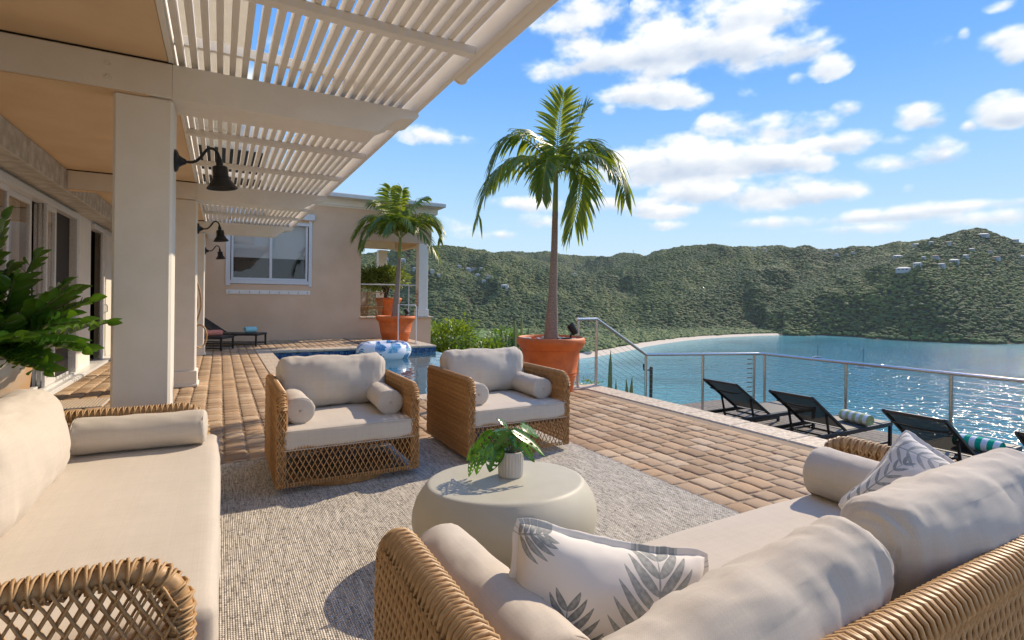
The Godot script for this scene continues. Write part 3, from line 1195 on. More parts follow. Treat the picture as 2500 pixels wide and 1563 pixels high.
func build_pool() -> void:
	var x0 := 1.1
	var x1 := 5.25
	var z0 := -6.95
	var z1 := -13.95
	var basin := MB.new()
	var dp := -1.5
	basin.sheet(PackedVector3Array([Vector3(x0, dp, z0), Vector3(x1, dp, z0), Vector3(x1, dp, z1), Vector3(x0, dp, z1)]), Vector3.UP)
	basin.span(Vector3(x0 - 0.3, dp - 0.2, z1), Vector3(x0, -0.34, z0))
	basin.span(Vector3(x0 - 0.3, dp - 0.2, z0), Vector3(x1, -0.34, z0 + 0.3))
	basin.span(Vector3(x0 - 0.3, dp - 0.2, z1 - 0.3), Vector3(x1 + 0.1, -0.34, z1))
	basin.span(Vector3(x1, dp - 2.5, z1), Vector3(x1 + 0.14, -0.185, z0 + 0.2))
	var pool := struct("pool", basin, M.pool_plaster)
	var tl := MB.new()
	tl.span(Vector3(x0 - 0.3, -0.34, z1), Vector3(x0, -0.065, z0))
	tl.span(Vector3(x0 - 0.3, -0.34, z0), Vector3(x1, -0.065, z0 + 0.3))
	tl.span(Vector3(x0 - 0.3, -0.34, z1 - 0.3), Vector3(x1 + 0.1, -0.065, z1))
	part("waterline_tile", tl, M.pool_tile, pool)
	var w := MB.new()
	w.sheet(PackedVector3Array([Vector3(x0 + 0.002, -0.178, z0 - 0.002), Vector3(x1 + 0.12, -0.178, z0 - 0.002), Vector3(x1 + 0.12, -0.178, z1 + 0.002), Vector3(x0 + 0.002, -0.178, z1 + 0.002)]), Vector3.UP)
	var wo := part(numbered("pool_water"), w, M.pool_water, self)
	wo.set_meta("kind", "structure")
	var r := RandomNumberGenerator.new()
	r.seed = 5
	var cop := struct("pool_coping", MB_box(Vector3(0.94, -0.40, -10.5), Vector3(0.30, 0.6, 7.7)), M.travertine)
	var z := -6.62
	while z > -13.95:
		var z2 := maxf(z - r.randf_range(0.58, 0.66), -13.96)
		part("coping_slab", MB_box(Vector3(0.935, -0.03, (z + z2) * 0.5), Vector3(0.345, 0.062, z - z2 - 0.004), 0.012), M.travertine, cop)
		z = z2
	var x := 1.112
	while x < 5.3:
		var x2 := minf(x + r.randf_range(0.58, 0.66), 5.36)
		part("coping_slab", MB_box(Vector3((x + x2) * 0.5, -0.03, -14.19), Vector3(x2 - x - 0.004, 0.062, 0.49), 0.012), M.travertine, cop)
		if x < 4.0:
			part("coping_slab", MB_box(Vector3((x + x2) * 0.5, -0.03, -6.79), Vector3(x2 - x - 0.004, 0.062, 0.345), 0.012), M.travertine, cop)
		x = x2
	part("coping_slab", MB_box(Vector3(0.935, -0.03, -14.2), Vector3(0.345, 0.0615, 0.48), 0.012), M.travertine, cop)
	for k in 4:
		part("coping_slab", MB_box(Vector3(5.18, -0.032, -14.44 - 0.7 * (k + 0.5)), Vector3(0.36, 0.06, 0.696), 0.012), M.travertine, cop)
	part("drain_slot", MB_box(Vector3(3.48, 0.004, -15.9), Vector3(0.035, 0.006, 2.7)), M.dark_gap, patio_node())
	# retaining wall below the far terrace
	struct("terrace_wall", MB_box(Vector3(2.9, -2.3, -15.75), Vector3(4.8, 4.1, 2.95)), M.wall_render)


func patio_node() -> Node3D:
	return get_node("patio")


# ---------------------------------------------------------------- house

func build_house() -> void:
	var h := thing("house", "pale house at left with plaster ceiling, white beams, columns and sliding doors", "house")
	var w := MB.new()
	w.span(Vector3(-2.33, -0.2, -7.0), Vector3(-2.13, 3.0, 3.0))
	w.span(Vector3(-2.33, 2.66, -17.28), Vector3(-2.131, 3.0, -7.0))
	w.span(Vector3(-2.33, -0.2, -12.45), Vector3(-2.13, 2.66, -11.15))
	w.span(Vector3(-2.33, -0.2, -17.28), Vector3(-2.13, 2.66, -14.0))
	part("wall", w, M.white_paint, h)
	var rm := MB.new()
	rm.span(Vector3(-6.2, -0.2, -17.28), Vector3(-6.0, 3.0, 3.0))
	rm.span(Vector3(-6.0, -0.2, -17.28), Vector3(-2.33, 2.66, -17.1))
	rm.span(Vector3(-6.0, -0.2, 2.8), Vector3(-2.33, 2.66, 3.0))
	rm.span(Vector3(-6.0, -0.22, -17.1), Vector3(-2.33, 0.0, 2.8))
	rm.span(Vector3(-6.0, 2.66, -17.28), Vector3(-2.33, 3.0, 3.0))
	part("room", rm, M.interior, h)
	part("ceiling", MB_box(Vector3(-1.235, 3.06, -7.14), Vector3(1.79, 0.12, 20.28)), M.ceiling_plaster, h)
	part("ceiling_trim", MB_box(Vector3(-0.32, 3.075, -7.14), Vector3(0.035, 0.16, 20.28), 0.004), M.white_paint, h)
	part("roof", MB_box(Vector3(-3.3, 3.22, -7.14), Vector3(5.9, 0.2, 20.28)), M.roof_white, h)
	var li := MB.new()
	li.span(Vector3(-2.13, 2.71, -17.28), Vector3(-1.79, 2.999, 3.0), 0.008)
	part("lintel", li, M.whitewashed_concrete, h)
	for z: float in [0.09, -4.43, -8.95, -13.47]:
		var bm := MB.new()
		bm.span(Vector3(-1.79, 2.742, z - 0.15), Vector3(-0.31, 2.985, z), 0.006)
		var beam := part("inner_beam", bm, M.white_paint, h)
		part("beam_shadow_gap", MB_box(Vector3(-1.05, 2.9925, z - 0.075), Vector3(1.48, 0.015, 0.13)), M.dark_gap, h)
		part("beam_soffit", MB_box(Vector3(-1.12, 2.738, z - 0.075), Vector3(1.34, 0.008, 0.146)), M.ceiling_plaster, h)
		if z == -4.43:
			for y: float in [2.91, 2.815]:
				var bo := MB.new()
				bo.lathe([Vector2(0.022, 0.0), Vector2(0.022, 0.004), Vector2(0.014, 0.006), Vector2(0.013, 0.003), Vector2(0.008, 0.003), Vector2(0.008, 0.008), Vector2(0.0, 0.009)], 14, Transform3D(Basis(Vector3.RIGHT, PI / 2), Vector3(-0.68, y, z)))
				part("bolt", bo, M.white_paint, beam)
		var co := MB.new()
		co.span(Vector3(-0.65, 0.0, z - 0.36), Vector3(-0.305, 2.738, z - 0.012), 0.016)
		var col := part("column", co, M.white_paint, h)
		var tr := MB.new()
		tr.span(Vector3(-0.672, 0.0, z - 0.382), Vector3(-0.283, 0.235, z + 0.012), 0.008)
		tr.span(Vector3(-0.690, 0.0, z - 0.400), Vector3(-0.265, 0.045, z + 0.030), 0.012)
		part("base_trim", tr, M.white_paint, col)
	# sliding doors
	var head := MB.new()
	head.span(Vector3(-2.20, 2.57, -11.15), Vector3(-2.06, 2.66, -7.0), 0.006)
	head.span(Vector3(-2.20, 2.57, -14.0), Vector3(-2.06, 2.66, -12.45), 0.006)
	part("door_head", head, M.white_frame, h)
	var sill := MB.new()
	for k in 3:
		sill.span(Vector3(-2.22 + k * 0.10, -0.02, -11.15), Vector3(-2.15 + k * 0.10, 0.075 - 0.02 * k, -7.0), 0.006)
	sill.span(Vector3(-2.22, -0.05, -14.0), Vector3(-1.93, 0.025, -7.0), 0.006)
	part("door_track", sill, M.white_frame, h)
	for q: Array in [[-8.05, -7.05, -2.14], [-9.08, -8.08, -2.19]]:
		door_leaf(h, q[0], q[1], q[2], false)
	for k in 3:
		door_leaf(h, -9.85 + k * 0.03, -9.36 - k * 0.02, -2.10 - k * 0.055, true)
	part("screen_door", MB_box(Vector3(-2.17, 1.32, -10.43), Vector3(0.015, 2.5, 1.15)), M.dark_screen, h)
	part("door_post", MB_box(Vector3(-2.12, 1.29, -11.08), Vector3(0.12, 2.56, 0.14), 0.006), M.white_frame, h)
	for k in 3:
		part("door_post", MB_box(Vector3(-2.10 - k * 0.05, 1.29, -13.4 - k * 0.24), Vector3(0.045, 2.56, 0.22), 0.006), M.white_frame, h)
	var hd := MB.new()
	hd.tube(PackedVector3Array([Vector3(-2.07, 1.12, -13.42), Vector3(-2.03, 1.12, -13.42), Vector3(-2.02, 1.08, -13.42), Vector3(-2.02, 0.98, -13.42), Vector3(-2.07, 0.96, -13.42)]), 0.012, 6)
	part("door_handle", hd, M.white_frame, h)
	part("switch_plate", MB_box(Vector3(-2.122, 2.1, -11.45), Vector3(0.02, 0.12, 0.08), 0.004), M.white_frame, h)
	for k in 4:
		var cu := MB.new()
		var P := PackedVector3Array()
		for i in 22:
			for j in 4:
				var zz := -8.22 - k * 0.26 - i * 0.011
				P.append(Vector3(-2.36 + 0.035 * sin(i * 1.15 + k), 0.03 + j * 0.84, zz))
		cu.surf(P, 22, 4, false, false, 1.0)
		part("curtain", cu, M.curtain, h)
	# upper storey seen through the slats
	var up := MB.new()
	up.span(Vector3(-6.0, 3.32, -12.0), Vector3(-0.9, 5.6, 3.0))
	part("upper_wall", up, M.white_paint, h)
	part("upper_eave", MB_box(Vector3(-2.9, 4.75, -4.5), Vector3(6.42, 0.16, 15.0)), M.white_paint, h)
	part("upper_window", MB_box(Vector3(0.0, 3.95, -12.02), Vector3(1.5, 0.7, 0.06)), M.dark_screen, h)
	part("upper_return", MB_box(Vector3(-0.1, 4.4, -12.6), Vector3(2.4, 2.2, 1.1)), M.white_paint, h)


func door_leaf(h: Node3D, z0: float, z1: float, x: float, open: bool) -> void:
	var f := MB.new()
	var t := 0.06
	f.span(Vector3(x - 0.02, 0.06, z0), Vector3(x + 0.02, 2.57, z0 + t), 0.005)
	f.span(Vector3(x - 0.02, 0.06, z1 - t), Vector3(x + 0.02, 2.57, z1), 0.005)
	f.span(Vector3(x - 0.019, 2.50, z0 + t), Vector3(x + 0.019, 2.57, z1 - t), 0.005)
	f.span(Vector3(x - 0.019, 0.06, z0 + t), Vector3(x + 0.019, 0.16, z1 - t), 0.005)
	var d := part("sliding_door", f, M.white_frame, h)
	part("pane", MB_box(Vector3(x, 1.33, (z0 + z1) * 0.5), Vector3(0.006, 2.36, z1 - z0 - 2.0 * t)), M.window_glass, d)


func build_pergola() -> void:
	var g := thing("pergola", "white slatted pergola roof along the house with curved beam ends", "pergola")
	for k in 21:
		var x := -0.262 + k * 0.0818
		var s := MB.new()
		s.span(Vector3(x - 0.0195, 3.03, -13.95), Vector3(x + 0.0195, 3.118, 2.6), 0.003)
		part("slat", s, M.white_paint, g)
	for z: float in [1.3, 0.0, -1.68, -3.17, -6.2, -7.6, -10.7, -12.1]:
		part("cross_bar", MB_box(Vector3(0.58, 3.0, z - 0.035), Vector3(1.79, 0.058, 0.07), 0.004), M.white_paint, g)
	for z: float in [-1.0, -4.40, -8.9]:
		part("top_batten", MB_box(Vector3(0.57, 3.155, z), Vector3(1.75, 0.07, 0.045), 0.004), M.white_paint, g)
	for z: float in [0.09, -4.43, -8.95, -13.47]:
		var prof := PackedVector2Array([Vector2(-0.31, 2.985), Vector2(-0.31, 2.742), Vector2(1.10, 2.742), Vector2(1.155, 2.75), Vector2(1.185, 2.785), Vector2(1.225, 2.825), Vector2(1.275, 2.855), Vector2(1.31, 2.868), Vector2(1.335, 2.895), Vector2(1.40, 2.90), Vector2(1.47, 2.912), Vector2(1.505, 2.93), Vector2(1.515, 2.952), Vector2(1.50, 2.985)])
		var b := MB.new()
		var zf := z
		var zb := z - 0.372
		var lowx: Array = []
		for i in prof.size():
			var q := prof[i]
			var q2 := prof[(i + 1) % prof.size()]
			var d := q2 - q
			var nn := Vector3(-d.y, d.x, 0).normalized()
			if nn.dot(Vector3((q.x + q2.x) * 0.5 - 0.6, (q.y + q2.y) * 0.5 - 2.93, 0)) < 0.0:
				nn = -nn
			b.sheet(PackedVector3Array([Vector3(q.x, q.y, zf), Vector3(q2.x, q2.y, zf), Vector3(q2.x, q2.y, zb), Vector3(q.x, q.y, zb)]), nn)
		var tri := Geometry2D.triangulate_polygon(prof)
		for k in range(0, tri.size(), 3):
			for e: Array in [[zf, Vector3.BACK], [zb, Vector3.FORWARD]]:
				b.sheet(PackedVector3Array([Vector3(prof[tri[k]].x, prof[tri[k]].y, e[0]), Vector3(prof[tri[k + 1]].x, prof[tri[k + 1]].y, e[0]), Vector3(prof[tri[k + 2]].x, prof[tri[k + 2]].y, e[0])]), e[1])
		part("outer_beam", b, M.white_paint, g)
	var fa := MB.new()
	fa.span(Vector3(1.475, 2.975, -14.0), Vector3(1.515, 3.135, 2.6), 0.005)
	part("fascia_board", fa, M.white_paint, g)
	var gu := MB.new()
	var P := PackedVector3Array()
	for i in 2:
		for k in 9:
			var a := PI + PI * k / 8.0
			P.append(Vector3(1.585 + 0.068 * cos(a), 3.075 + 0.085 * sin(a), -3.68 + i * 6.2))
	gu.surf(P, 2, 9, false, false, 1.0)
	for k in gu.n.size():
		if gu.n[k].dot(gu.v[k] - Vector3(1.585, 3.075, gu.v[k].z)) < 0.0:
			gu.n[k] = -gu.n[k]
	gu.ix.clear()
	for k in 8:
		gu.quad(k, k + 1, k + 10, k + 9)
	var cap := MB.new()
	cap.lathe([Vector2(0.0, -0.006), Vector2(0.07, -0.006), Vector2(0.075, 0.0), Vector2(0.07, 0.01), Vector2(0.0, 0.01)], 18, Transform3D(Basis(Vector3.RIGHT, PI / 2).scaled(Vector3(1, 1.1, 1)), Vector3(1.585, 3.06, -3.69)))
	gu.span(Vector3(1.517, 3.07, -3.68), Vector3(1.653, 3.085, 2.5), 0.004)
	var go := part("gutter", gu, M.white_paint, g)
	part("gutter_end", cap, M.white_paint, go)
	# wall lamps on the columns
	var lamp := thing("wall_lamp", "black gooseneck wall lamp on the nearest white column", "wall lamp", Vector3(-0.305, 2.34, -4.60), 0.0, "gooseneck lamps on the columns")
	var bp := MB.new()
	bp.lathe([Vector2(0.0, 0.0), Vector2(0.082, 0.0), Vector2(0.082, 0.012), Vector2(0.07, 0.022), Vector2(0.045, 0.03), Vector2(0.03, 0.05), Vector2(0.017, 0.075), Vector2(0.0, 0.075)], 24, Transform3D(Basis(Vector3.BACK, -PI / 2), Vector3.ZERO))
	part("back_plate", bp, M.black_metal, lamp)
	var cv := Curve3D.new()
	cv.add_point(Vector3(0.06, 0.0, 0), Vector3.ZERO, Vector3(0.05, 0, 0))
	cv.add_point(Vector3(0.165, 0.045, 0), Vector3(-0.035, -0.045, 0), Vector3(0.03, 0.04, 0))
	cv.add_point(Vector3(0.235, 0.125, 0), Vector3(-0.035, -0.002, 0), Vector3(0.035, 0.002, 0))
	cv.add_point(Vector3(0.288, 0.045, 0), Vector3(0.002, 0.035, 0), Vector3.ZERO)
	var arm := MB.new()
	arm.tube(cv.tessellate(4, 4.0), 0.0105, 8)
	part("arm", arm, M.black_metal, lamp)
	var tl := Transform3D(Basis(Vector3.BACK, deg_to_rad(6.0)), Vector3(0.288, 0.05, 0))
	var sk := MB.new()
	sk.lathe([Vector2(0.0, -0.06), Vector2(0.024, -0.06), Vector2(0.024, -0.02), Vector2(0.018, 0.0), Vector2(0.0125, 0.02), Vector2(0.0, 0.02)], 16, tl)
	part("socket", sk, M.black_metal, lamp)
	var sh := MB.new()
	sh.lathe([Vector2(0.104, -0.225), Vector2(0.108, -0.222), Vector2(0.056, -0.142), Vector2(0.060, -0.136), Vector2(0.054, -0.13), Vector2(0.052, -0.062), Vector2(0.046, -0.055), Vector2(0.0, -0.055)], 28, tl)
	sh.lathe([Vector2(0.048, -0.13), Vector2(0.103, -0.2245)], 28, Transform3D(tl.basis, tl.origin))
	part("shade", sh, M.black_metal, lamp)
	copy(lamp, "wall_lamp", "black gooseneck wall lamp on the second white column", Vector3(-0.305, 2.34, -9.13))
	copy(lamp, "wall_lamp", "black gooseneck wall lamp on the farthest column, before the window", Vector3(-0.305, 2.34, -13.65))


func build_wing() -> void:
	var h := thing("house_wing", "salmon rendered house wing with white fascia, window and open porch", "house")
	var Z := -17.28
	var w := MB.new()
	w.span(Vector3(-2.33, -0.2, Z - 0.25), Vector3(0.18, 4.25, Z))
	w.span(Vector3(2.44, -0.2, Z - 0.25), Vector3(4.0, 4.25, Z))
	w.span(Vector3(0.18, -0.2, Z - 0.25), Vector3(2.44, 1.68, Z))
	w.span(Vector3(0.18, 3.60, Z - 0.25), Vector3(2.44, 4.25, Z))
	w.span(Vector3(4.0, -3.5, Z - 0.25), Vector3(6.42, 0.64, Z))
	w.span(Vector3(4.0, 3.2, Z - 0.25), Vector3(6.42, 4.25, Z))
	w.span(Vector3(6.17, -3.5, Z - 3.6), Vector3(6.42, 0.6, Z - 0.25))
	w.span(Vector3(6.17, 3.2, Z - 3.6), Vector3(6.42, 4.25, Z - 0.25))
	w.span(Vector3(3.75, 0.6, Z - 3.6), Vector3(4.0, 4.2, Z - 0.25))
	part("wall", w, M.wall_render, h)
	var rm := MB.new()
	rm.span(Vector3(-1.5, 0.0, Z - 2.7), Vector3(3.6, 4.2, Z - 2.5))
	rm.span(Vector3(-1.7, 0.0, Z - 2.7), Vector3(-1.5, 4.2, Z - 0.25))
	rm.span(Vector3(3.55, 0.0, Z - 2.7), Vector3(3.75, 4.2, Z - 0.25))
	rm.span(Vector3(-1.5, 0.0, Z - 2.5), Vector3(3.55, 0.1, Z - 0.25))
	part("room", rm, M.interior, h)
	part("room_panel", MB_box(Vector3(0.9, 1.7, Z - 1.4), Vector3(1.0, 2.2, 0.06)), M.brown_wood, h)
	part("porch_floor", MB_box(Vector3(5.08, 0.52, Z - 1.92), Vector3(2.17, 0.15, 3.35)), M.travertine, h)
	part("porch_ceiling", MB_box(Vector3(5.08, 3.6, Z - 1.92), Vector3(2.17, 0.1, 3.35)), M.white_paint, h)
	part("sill", MB_box(Vector3(5.24, 0.665, Z - 0.10), Vector3(2.52, 0.05, 0.36), 0.01), M.travertine, h)
	for q: Array in [[6.13, Z - 0.14, "porch_column"], [5.62, Z - 3.45, "porch_column"]]:
		var c := MB.new()
		c.span(Vector3(q[0] - 0.165, 0.69, q[1] - 0.165), Vector3(q[0] + 0.165, 3.2, q[1] + 0.165), 0.01)
		var co := part(q[2], c, M.white_paint, h)
		var tr := MB.new()
		tr.span(Vector3(q[0] - 0.195, 0.69, q[1] - 0.195), Vector3(q[0] + 0.195, 0.93, q[1] + 0.195), 0.008)
		part("base_trim", tr, M.white_paint, co)
	for k in 9:
		part("brick", MB_box(Vector3(5.935 - 0.012 * (k % 2), 0.76 + k * 0.1, Z - 0.06), Vector3(0.055, 0.07, 0.14), 0.006), M["paver_%d" % (k % 6)], h)
	part("porch_beam", MB_box(Vector3(5.0, 3.4, Z - 3.45), Vector3(2.2, 0.3, 0.25), 0.01), M.white_paint, h)
	# roof edge
	part("roof", MB_box(Vector3(2.1, 4.5, Z - 1.6), Vector3(9.3, 0.12, 4.2), 0.01), M.roof_white, h)
	var fa := MB.new()
	fa.span(Vector3(-2.6, 4.24, Z + 0.02), Vector3(6.62, 4.46, Z + 0.06), 0.006)
	fa.span(Vector3(6.58, 4.24, Z - 3.7), Vector3(6.62, 4.46, Z + 0.019), 0.006)
	part("fascia", fa, M.white_paint, h)
	var sf := MB.new()
	sf.span(Vector3(-2.6, 4.20, Z - 3.6), Vector3(6.575, 4.238, Z + 0.018))
	part("eave_soffit", sf, M.white_paint, h)
	var cp := MB.new()
	cp.span(Vector3(-2.6, 4.565, Z - 3.7), Vector3(6.80, 4.64, Z + 0.14), 0.008)
	part("roof_edge_cap", cp, M.roof_white, h)
	# window
	var fr := MB.new()
	fr.span(Vector3(0.13, 1.63, Z), Vector3(0.25, 3.55, Z + 0.035), 0.005)
	fr.span(Vector3(2.39, 1.63, Z), Vector3(2.49, 3.70, Z + 0.035), 0.005)
	fr.span(Vector3(0.25, 1.69, Z), Vector3(2.39, 1.80, Z + 0.03), 0.005)
	fr.span(Vector3(0.25, 3.50, Z), Vector3(2.39, 3.60, Z + 0.03), 0.005)
	fr.span(Vector3(0.27, 1.80, Z - 0.09), Vector3(0.33, 3.50, Z - 0.02), 0.004)
	fr.span(Vector3(2.31, 1.80, Z - 0.09), Vector3(2.37, 3.50, Z - 0.02), 0.004)
	fr.span(Vector3(1.29, 1.86, Z - 0.09), Vector3(1.36, 3.50, Z - 0.015), 0.004)
	fr.span(Vector3(0.33, 1.80, Z - 0.085), Vector3(2.31, 1.87, Z - 0.02), 0.004)
	var win := part("window", fr, M.white_frame, h)
	part("pane", MB_box(Vector3(0.81, 2.68, Z - 0.055), Vector3(0.96, 1.63, 0.006)), M.window_glass, win)
	part("pane", MB_box(Vector3(1.835, 2.68, Z - 0.055), Vector3(0.95, 1.63, 0.006)), M.window_glass, win)
	part("blind", MB_box(Vector3(0.82, 3.0, Z - 0.16), Vector3(0.98, 1.05, 0.01)), M.curtain, win)
	part("blind", MB_box(Vector3(1.84, 3.0, Z - 0.165), Vector3(0.98, 1.05, 0.01)), M.curtain, win)
	part("shutter_box", MB_box(Vector3(1.35, 3.78, Z + 0.06), Vector3(2.42, 0.19, 0.12), 0.012), M.white_frame, h)
	# hook board under the window
	var hb := thing("hook_board", "white board with a row of hooks under the window", "hook rail", Vector3(1.295, 1.445, Z))
	part("board", MB_box(Vector3(0, 0, 0.014), Vector3(2.31, 0.125, 0.024), 0.004), M.white_paint, hb)
	for k in 9:
		var hk := MB.new()
		hk.tube(PackedVector3Array([Vector3(0, 0.03, 0.026), Vector3(0, 0.025, 0.05), Vector3(0, -0.01, 0.06), Vector3(0, -0.03, 0.055), Vector3(0, -0.04, 0.07)]), 0.007, 5)
		part("hook", hk, M.cable_steel, hb, Vector3(-1.07 + k * 0.2675, 0, 0))


# ---------------------------------------------------------------- deck, railings, loungers

func build_deck() -> void:
	var d := struct("deck", MB_box(Vector3(6.98, -0.72, -3.0), Vector3(3.5, 0.16, 8.0)), M.dark_gap)
	var x := 5.24
	var r := RandomNumberGenerator.new()
	r.seed = 4
	while x < 8.72:
		part("deck_board", MB_box(Vector3(x + 0.068, -0.617 + r.randf_range(-0.001, 0.001), -3.0), Vector3(0.136, 0.034, 8.0), 0.004), M.deck_wood, d)
		x += 0.1425
	struct("deck_beam", MB_box(Vector3(8.7, -0.9, -3.0), Vector3(0.08, 0.3, 8.0)), M.deck_wood)
	var l := lounger()
	meta(l, "black sling lounger farthest along the deck, nearest the railing corner", "sun lounger", "sun loungers on the deck")
	l.position = Vector3(6.0, -0.6, -5.02)
	copy(l, "sun_lounger", "black sling lounger on the deck carrying the lime striped towel", Vector3(6.0, -0.6, -3.97))
	copy(l, "sun_lounger", "black sling lounger on the deck with the teal striped towel, see-through back", Vector3(6.02, -0.6, -2.66))
	copy(l, "sun_lounger", "black sling lounger at the right edge, only its back corner showing", Vector3(6.06, -0.6, -1.6))
	for q: Array in [[Vector3(0.19, 0, -14.67), "black lounger with the pink towel by the far column"], [Vector3(1.0, 0, -15.62), "black lounger with the pale blue towel beneath the window"]]:
		var c := copy(l, "sun_lounger", q[1], Vector3.ZERO, 0.0)
		var ang := PI - atan2(-0.45, -0.89)
		c.set_meta("group", "sun loungers by the far wall")
		c.rotation.y = -atan2(0.45, 0.89)
		c.position = q[0] + Vector3(-0.89, 0, -0.45) * 2.0
	towel("towel_roll", M.towel_lime, "rolled towel with lime and white stripes on a deck lounger", Vector3(7.43, -0.26, -3.84), 1.35, 0.40, 0.078)
	towel("towel_roll", M.towel_teal, "rolled towel with teal and white stripes on a deck lounger", Vector3(7.28, -0.26, -2.5), 1.5, 0.42, 0.078)
	towel("towel_roll", M.towel_pink, "rolled pink towel on the lounger by the far column", Vector3(-0.12, 0.345, -14.75), 0.35, 0.36, 0.075)
	towel("towel_roll", M.towel_blue, "rolled pale blue towel on the lounger beneath the window", Vector3(0.72, 0.345, -15.72), 0.45, 0.30, 0.082)


func lounger() -> Node3D:
	var o := thing("sun_lounger", "black sling sun lounger", "sun lounger")
	var f := MB.new()
	for s: float in [-1.0, 1.0]:
		f.bar(Vector3(0.0, 0.305, s * 0.29), Vector3(2.0, 0.305, s * 0.29), 0.035, 0.055, 0.006)
	f.bar(Vector3(0.018, 0.304, -0.272), Vector3(0.018, 0.304, 0.272), 0.035, 0.053, 0.006)
	f.bar(Vector3(1.982, 0.304, -0.272), Vector3(1.982, 0.304, 0.272), 0.035, 0.053, 0.006)
	for x: float in [0.62, 0.92, 1.4]:
		f.bar(Vector3(x, 0.27, -0.272), Vector3(x, 0.27, 0.272), 0.03, 0.02, 0.003)
	for s: float in [-1.0, 1.0]:
		f.bar(Vector3(0.12, 0.06, s * 0.28), Vector3(1.94, 0.06, s * 0.28), 0.022, 0.03, 0.004)
	part("frame", f, M.lounger_frame, o)
	for x: float in [0.06, 1.965]:
		for s: float in [-1.0, 1.0]:
			part("leg", MB_box(Vector3(x, 0.139, s * 0.2895), Vector3(0.045, 0.277, 0.034), 0.004), M.lounger_frame, o)
	var sl := MB.new()
	sl.span(Vector3(0.93, 0.326, -0.27), Vector3(1.962, 0.336, 0.27), 0.004)
	part("sling", sl, M.lounger_sling, o)
	var up := Vector2(-0.838, 0.545)
	var pv := Vector2(0.92, 0.325)
	var bf := MB.new()
	for s: float in [-1.0, 1.0]:
		bf.bar(Vector3(pv.x, pv.y, s * 0.275), Vector3(pv.x + up.x * 0.88, pv.y + up.y * 0.88, s * 0.275), 0.03, 0.034, 0.005)
	var tp := pv + up * 0.865
	bf.bar(Vector3(tp.x, tp.y, -0.26), Vector3(tp.x, tp.y, 0.26), 0.032, 0.03, 0.005)
	var cb := PackedVector3Array()
	for k in 9:
		var z := -0.26 + k * 0.065
		var q := pv + up * (0.70 - 0.06 * (1.0 - pow(z / 0.26, 2.0)))
		cb.append(Vector3(q.x - 0.02, q.y - 0.035, z))
	bf.tube(cb, 0.010, 6)
	var bk := part("backrest", bf, M.lounger_frame, o)
	var bs := MB.new()
	var P := PackedVector3Array()
	for i in 7:
		for j in 7:
			var s := i / 6.0
			var z := -0.262 + 0.524 * j / 6.0
			var sag := 0.030 * sin(PI * s) * (1.0 - pow(z / 0.262, 2.0))
			var q := pv + up * (0.03 + 0.82 * s)
			P.append(Vector3(q.x - 0.545 * sag + 0.008, q.y - 0.838 * sag + 0.012, z))
	bs.surf(P, 7, 7, false, false, 1.0)
	part("back_sling", bs, M.sling_back, bk)
	for s: float in [-1.0, 1.0]:
		var st := MB.new()
		var q := pv + up * 0.46
		st.bar(Vector3(q.x, q.y - 0.01, s * 0.245), Vector3(q.x - 0.02 + 0.12, 0.20, s * 0.245), 0.022, 0.028, 0.003)
		part("strut", st, M.lounger_frame, o)
	o.set_meta("group", "sun loungers on the deck")
	return o


func towel(called: String, m: Material, label: String, at: Vector3, turn: float, ln: float, r: float) -> void:
	var o := thing(called, label, "towel", at, turn, "rolled towels on the loungers")
	var b := MB.new()
	var P := PackedVector3Array()
	var U := PackedVector2Array()
	var nu := 22
	var nv := 14
	for i in nu:
		for j in nv:
			var a := TAU * i / nu
			var x := (float(j) / (nv - 1) - 0.5) * ln
			var f := 1.0 - 0.10 * pow(absf(x) / ln * 2.0, 6.0)
			var rr := r * f * (1.0 + 0.05 * nz.get_noise_3d(x * 12.0, a * 1.5, r * 900.0))
			if sin(a) < -0.6:
				rr *= 0.93
			P.append(Vector3(x, r * 0.93 + sin(a) * rr, cos(a) * rr * 1.04))
			U.append(Vector2(float(j) / (nv - 1) * 0.995, 0.5))
	b.surf(P, nu, nv, true, false, 1.0, U)
	if b.n[0].dot(b.v[0] - Vector3(b.v[0].x, r, 0)) < 0.0:
		for k in b.n.size():
			b.n[k] = -b.n[k]
		for k in range(0, b.ix.size(), 3):
			var x := b.ix[k + 1]
			b.ix[k + 1] = b.ix[k + 2]
			b.ix[k + 2] = x
	part("roll", b, m, o)
	for s: float in [-1.0, 1.0]:
		var e := MB.new()
		var sp := PackedVector3Array()
		for k in 46:
			var a := k * 0.45
			var rr := r * 0.86 * (1.0 - k / 50.0)
			sp.append(Vector3(s * (ln * 0.5 - 0.004), r * 0.93 + sin(a) * rr, cos(a) * rr))
		e.tube(sp, r * 0.085, 5)
		e.lathe([Vector2(0.0, 0.0), Vector2(r * 0.88, 0.0)], 16, Transform3D(Basis(Vector3.BACK, PI / 2), Vector3(s * (ln * 0.5 - 0.006), r * 0.93, 0)))
		for k in e.t.size():
			e.t[k] = Vector2(0.99, 0.5)
		part("rolled_end", e, m, o)


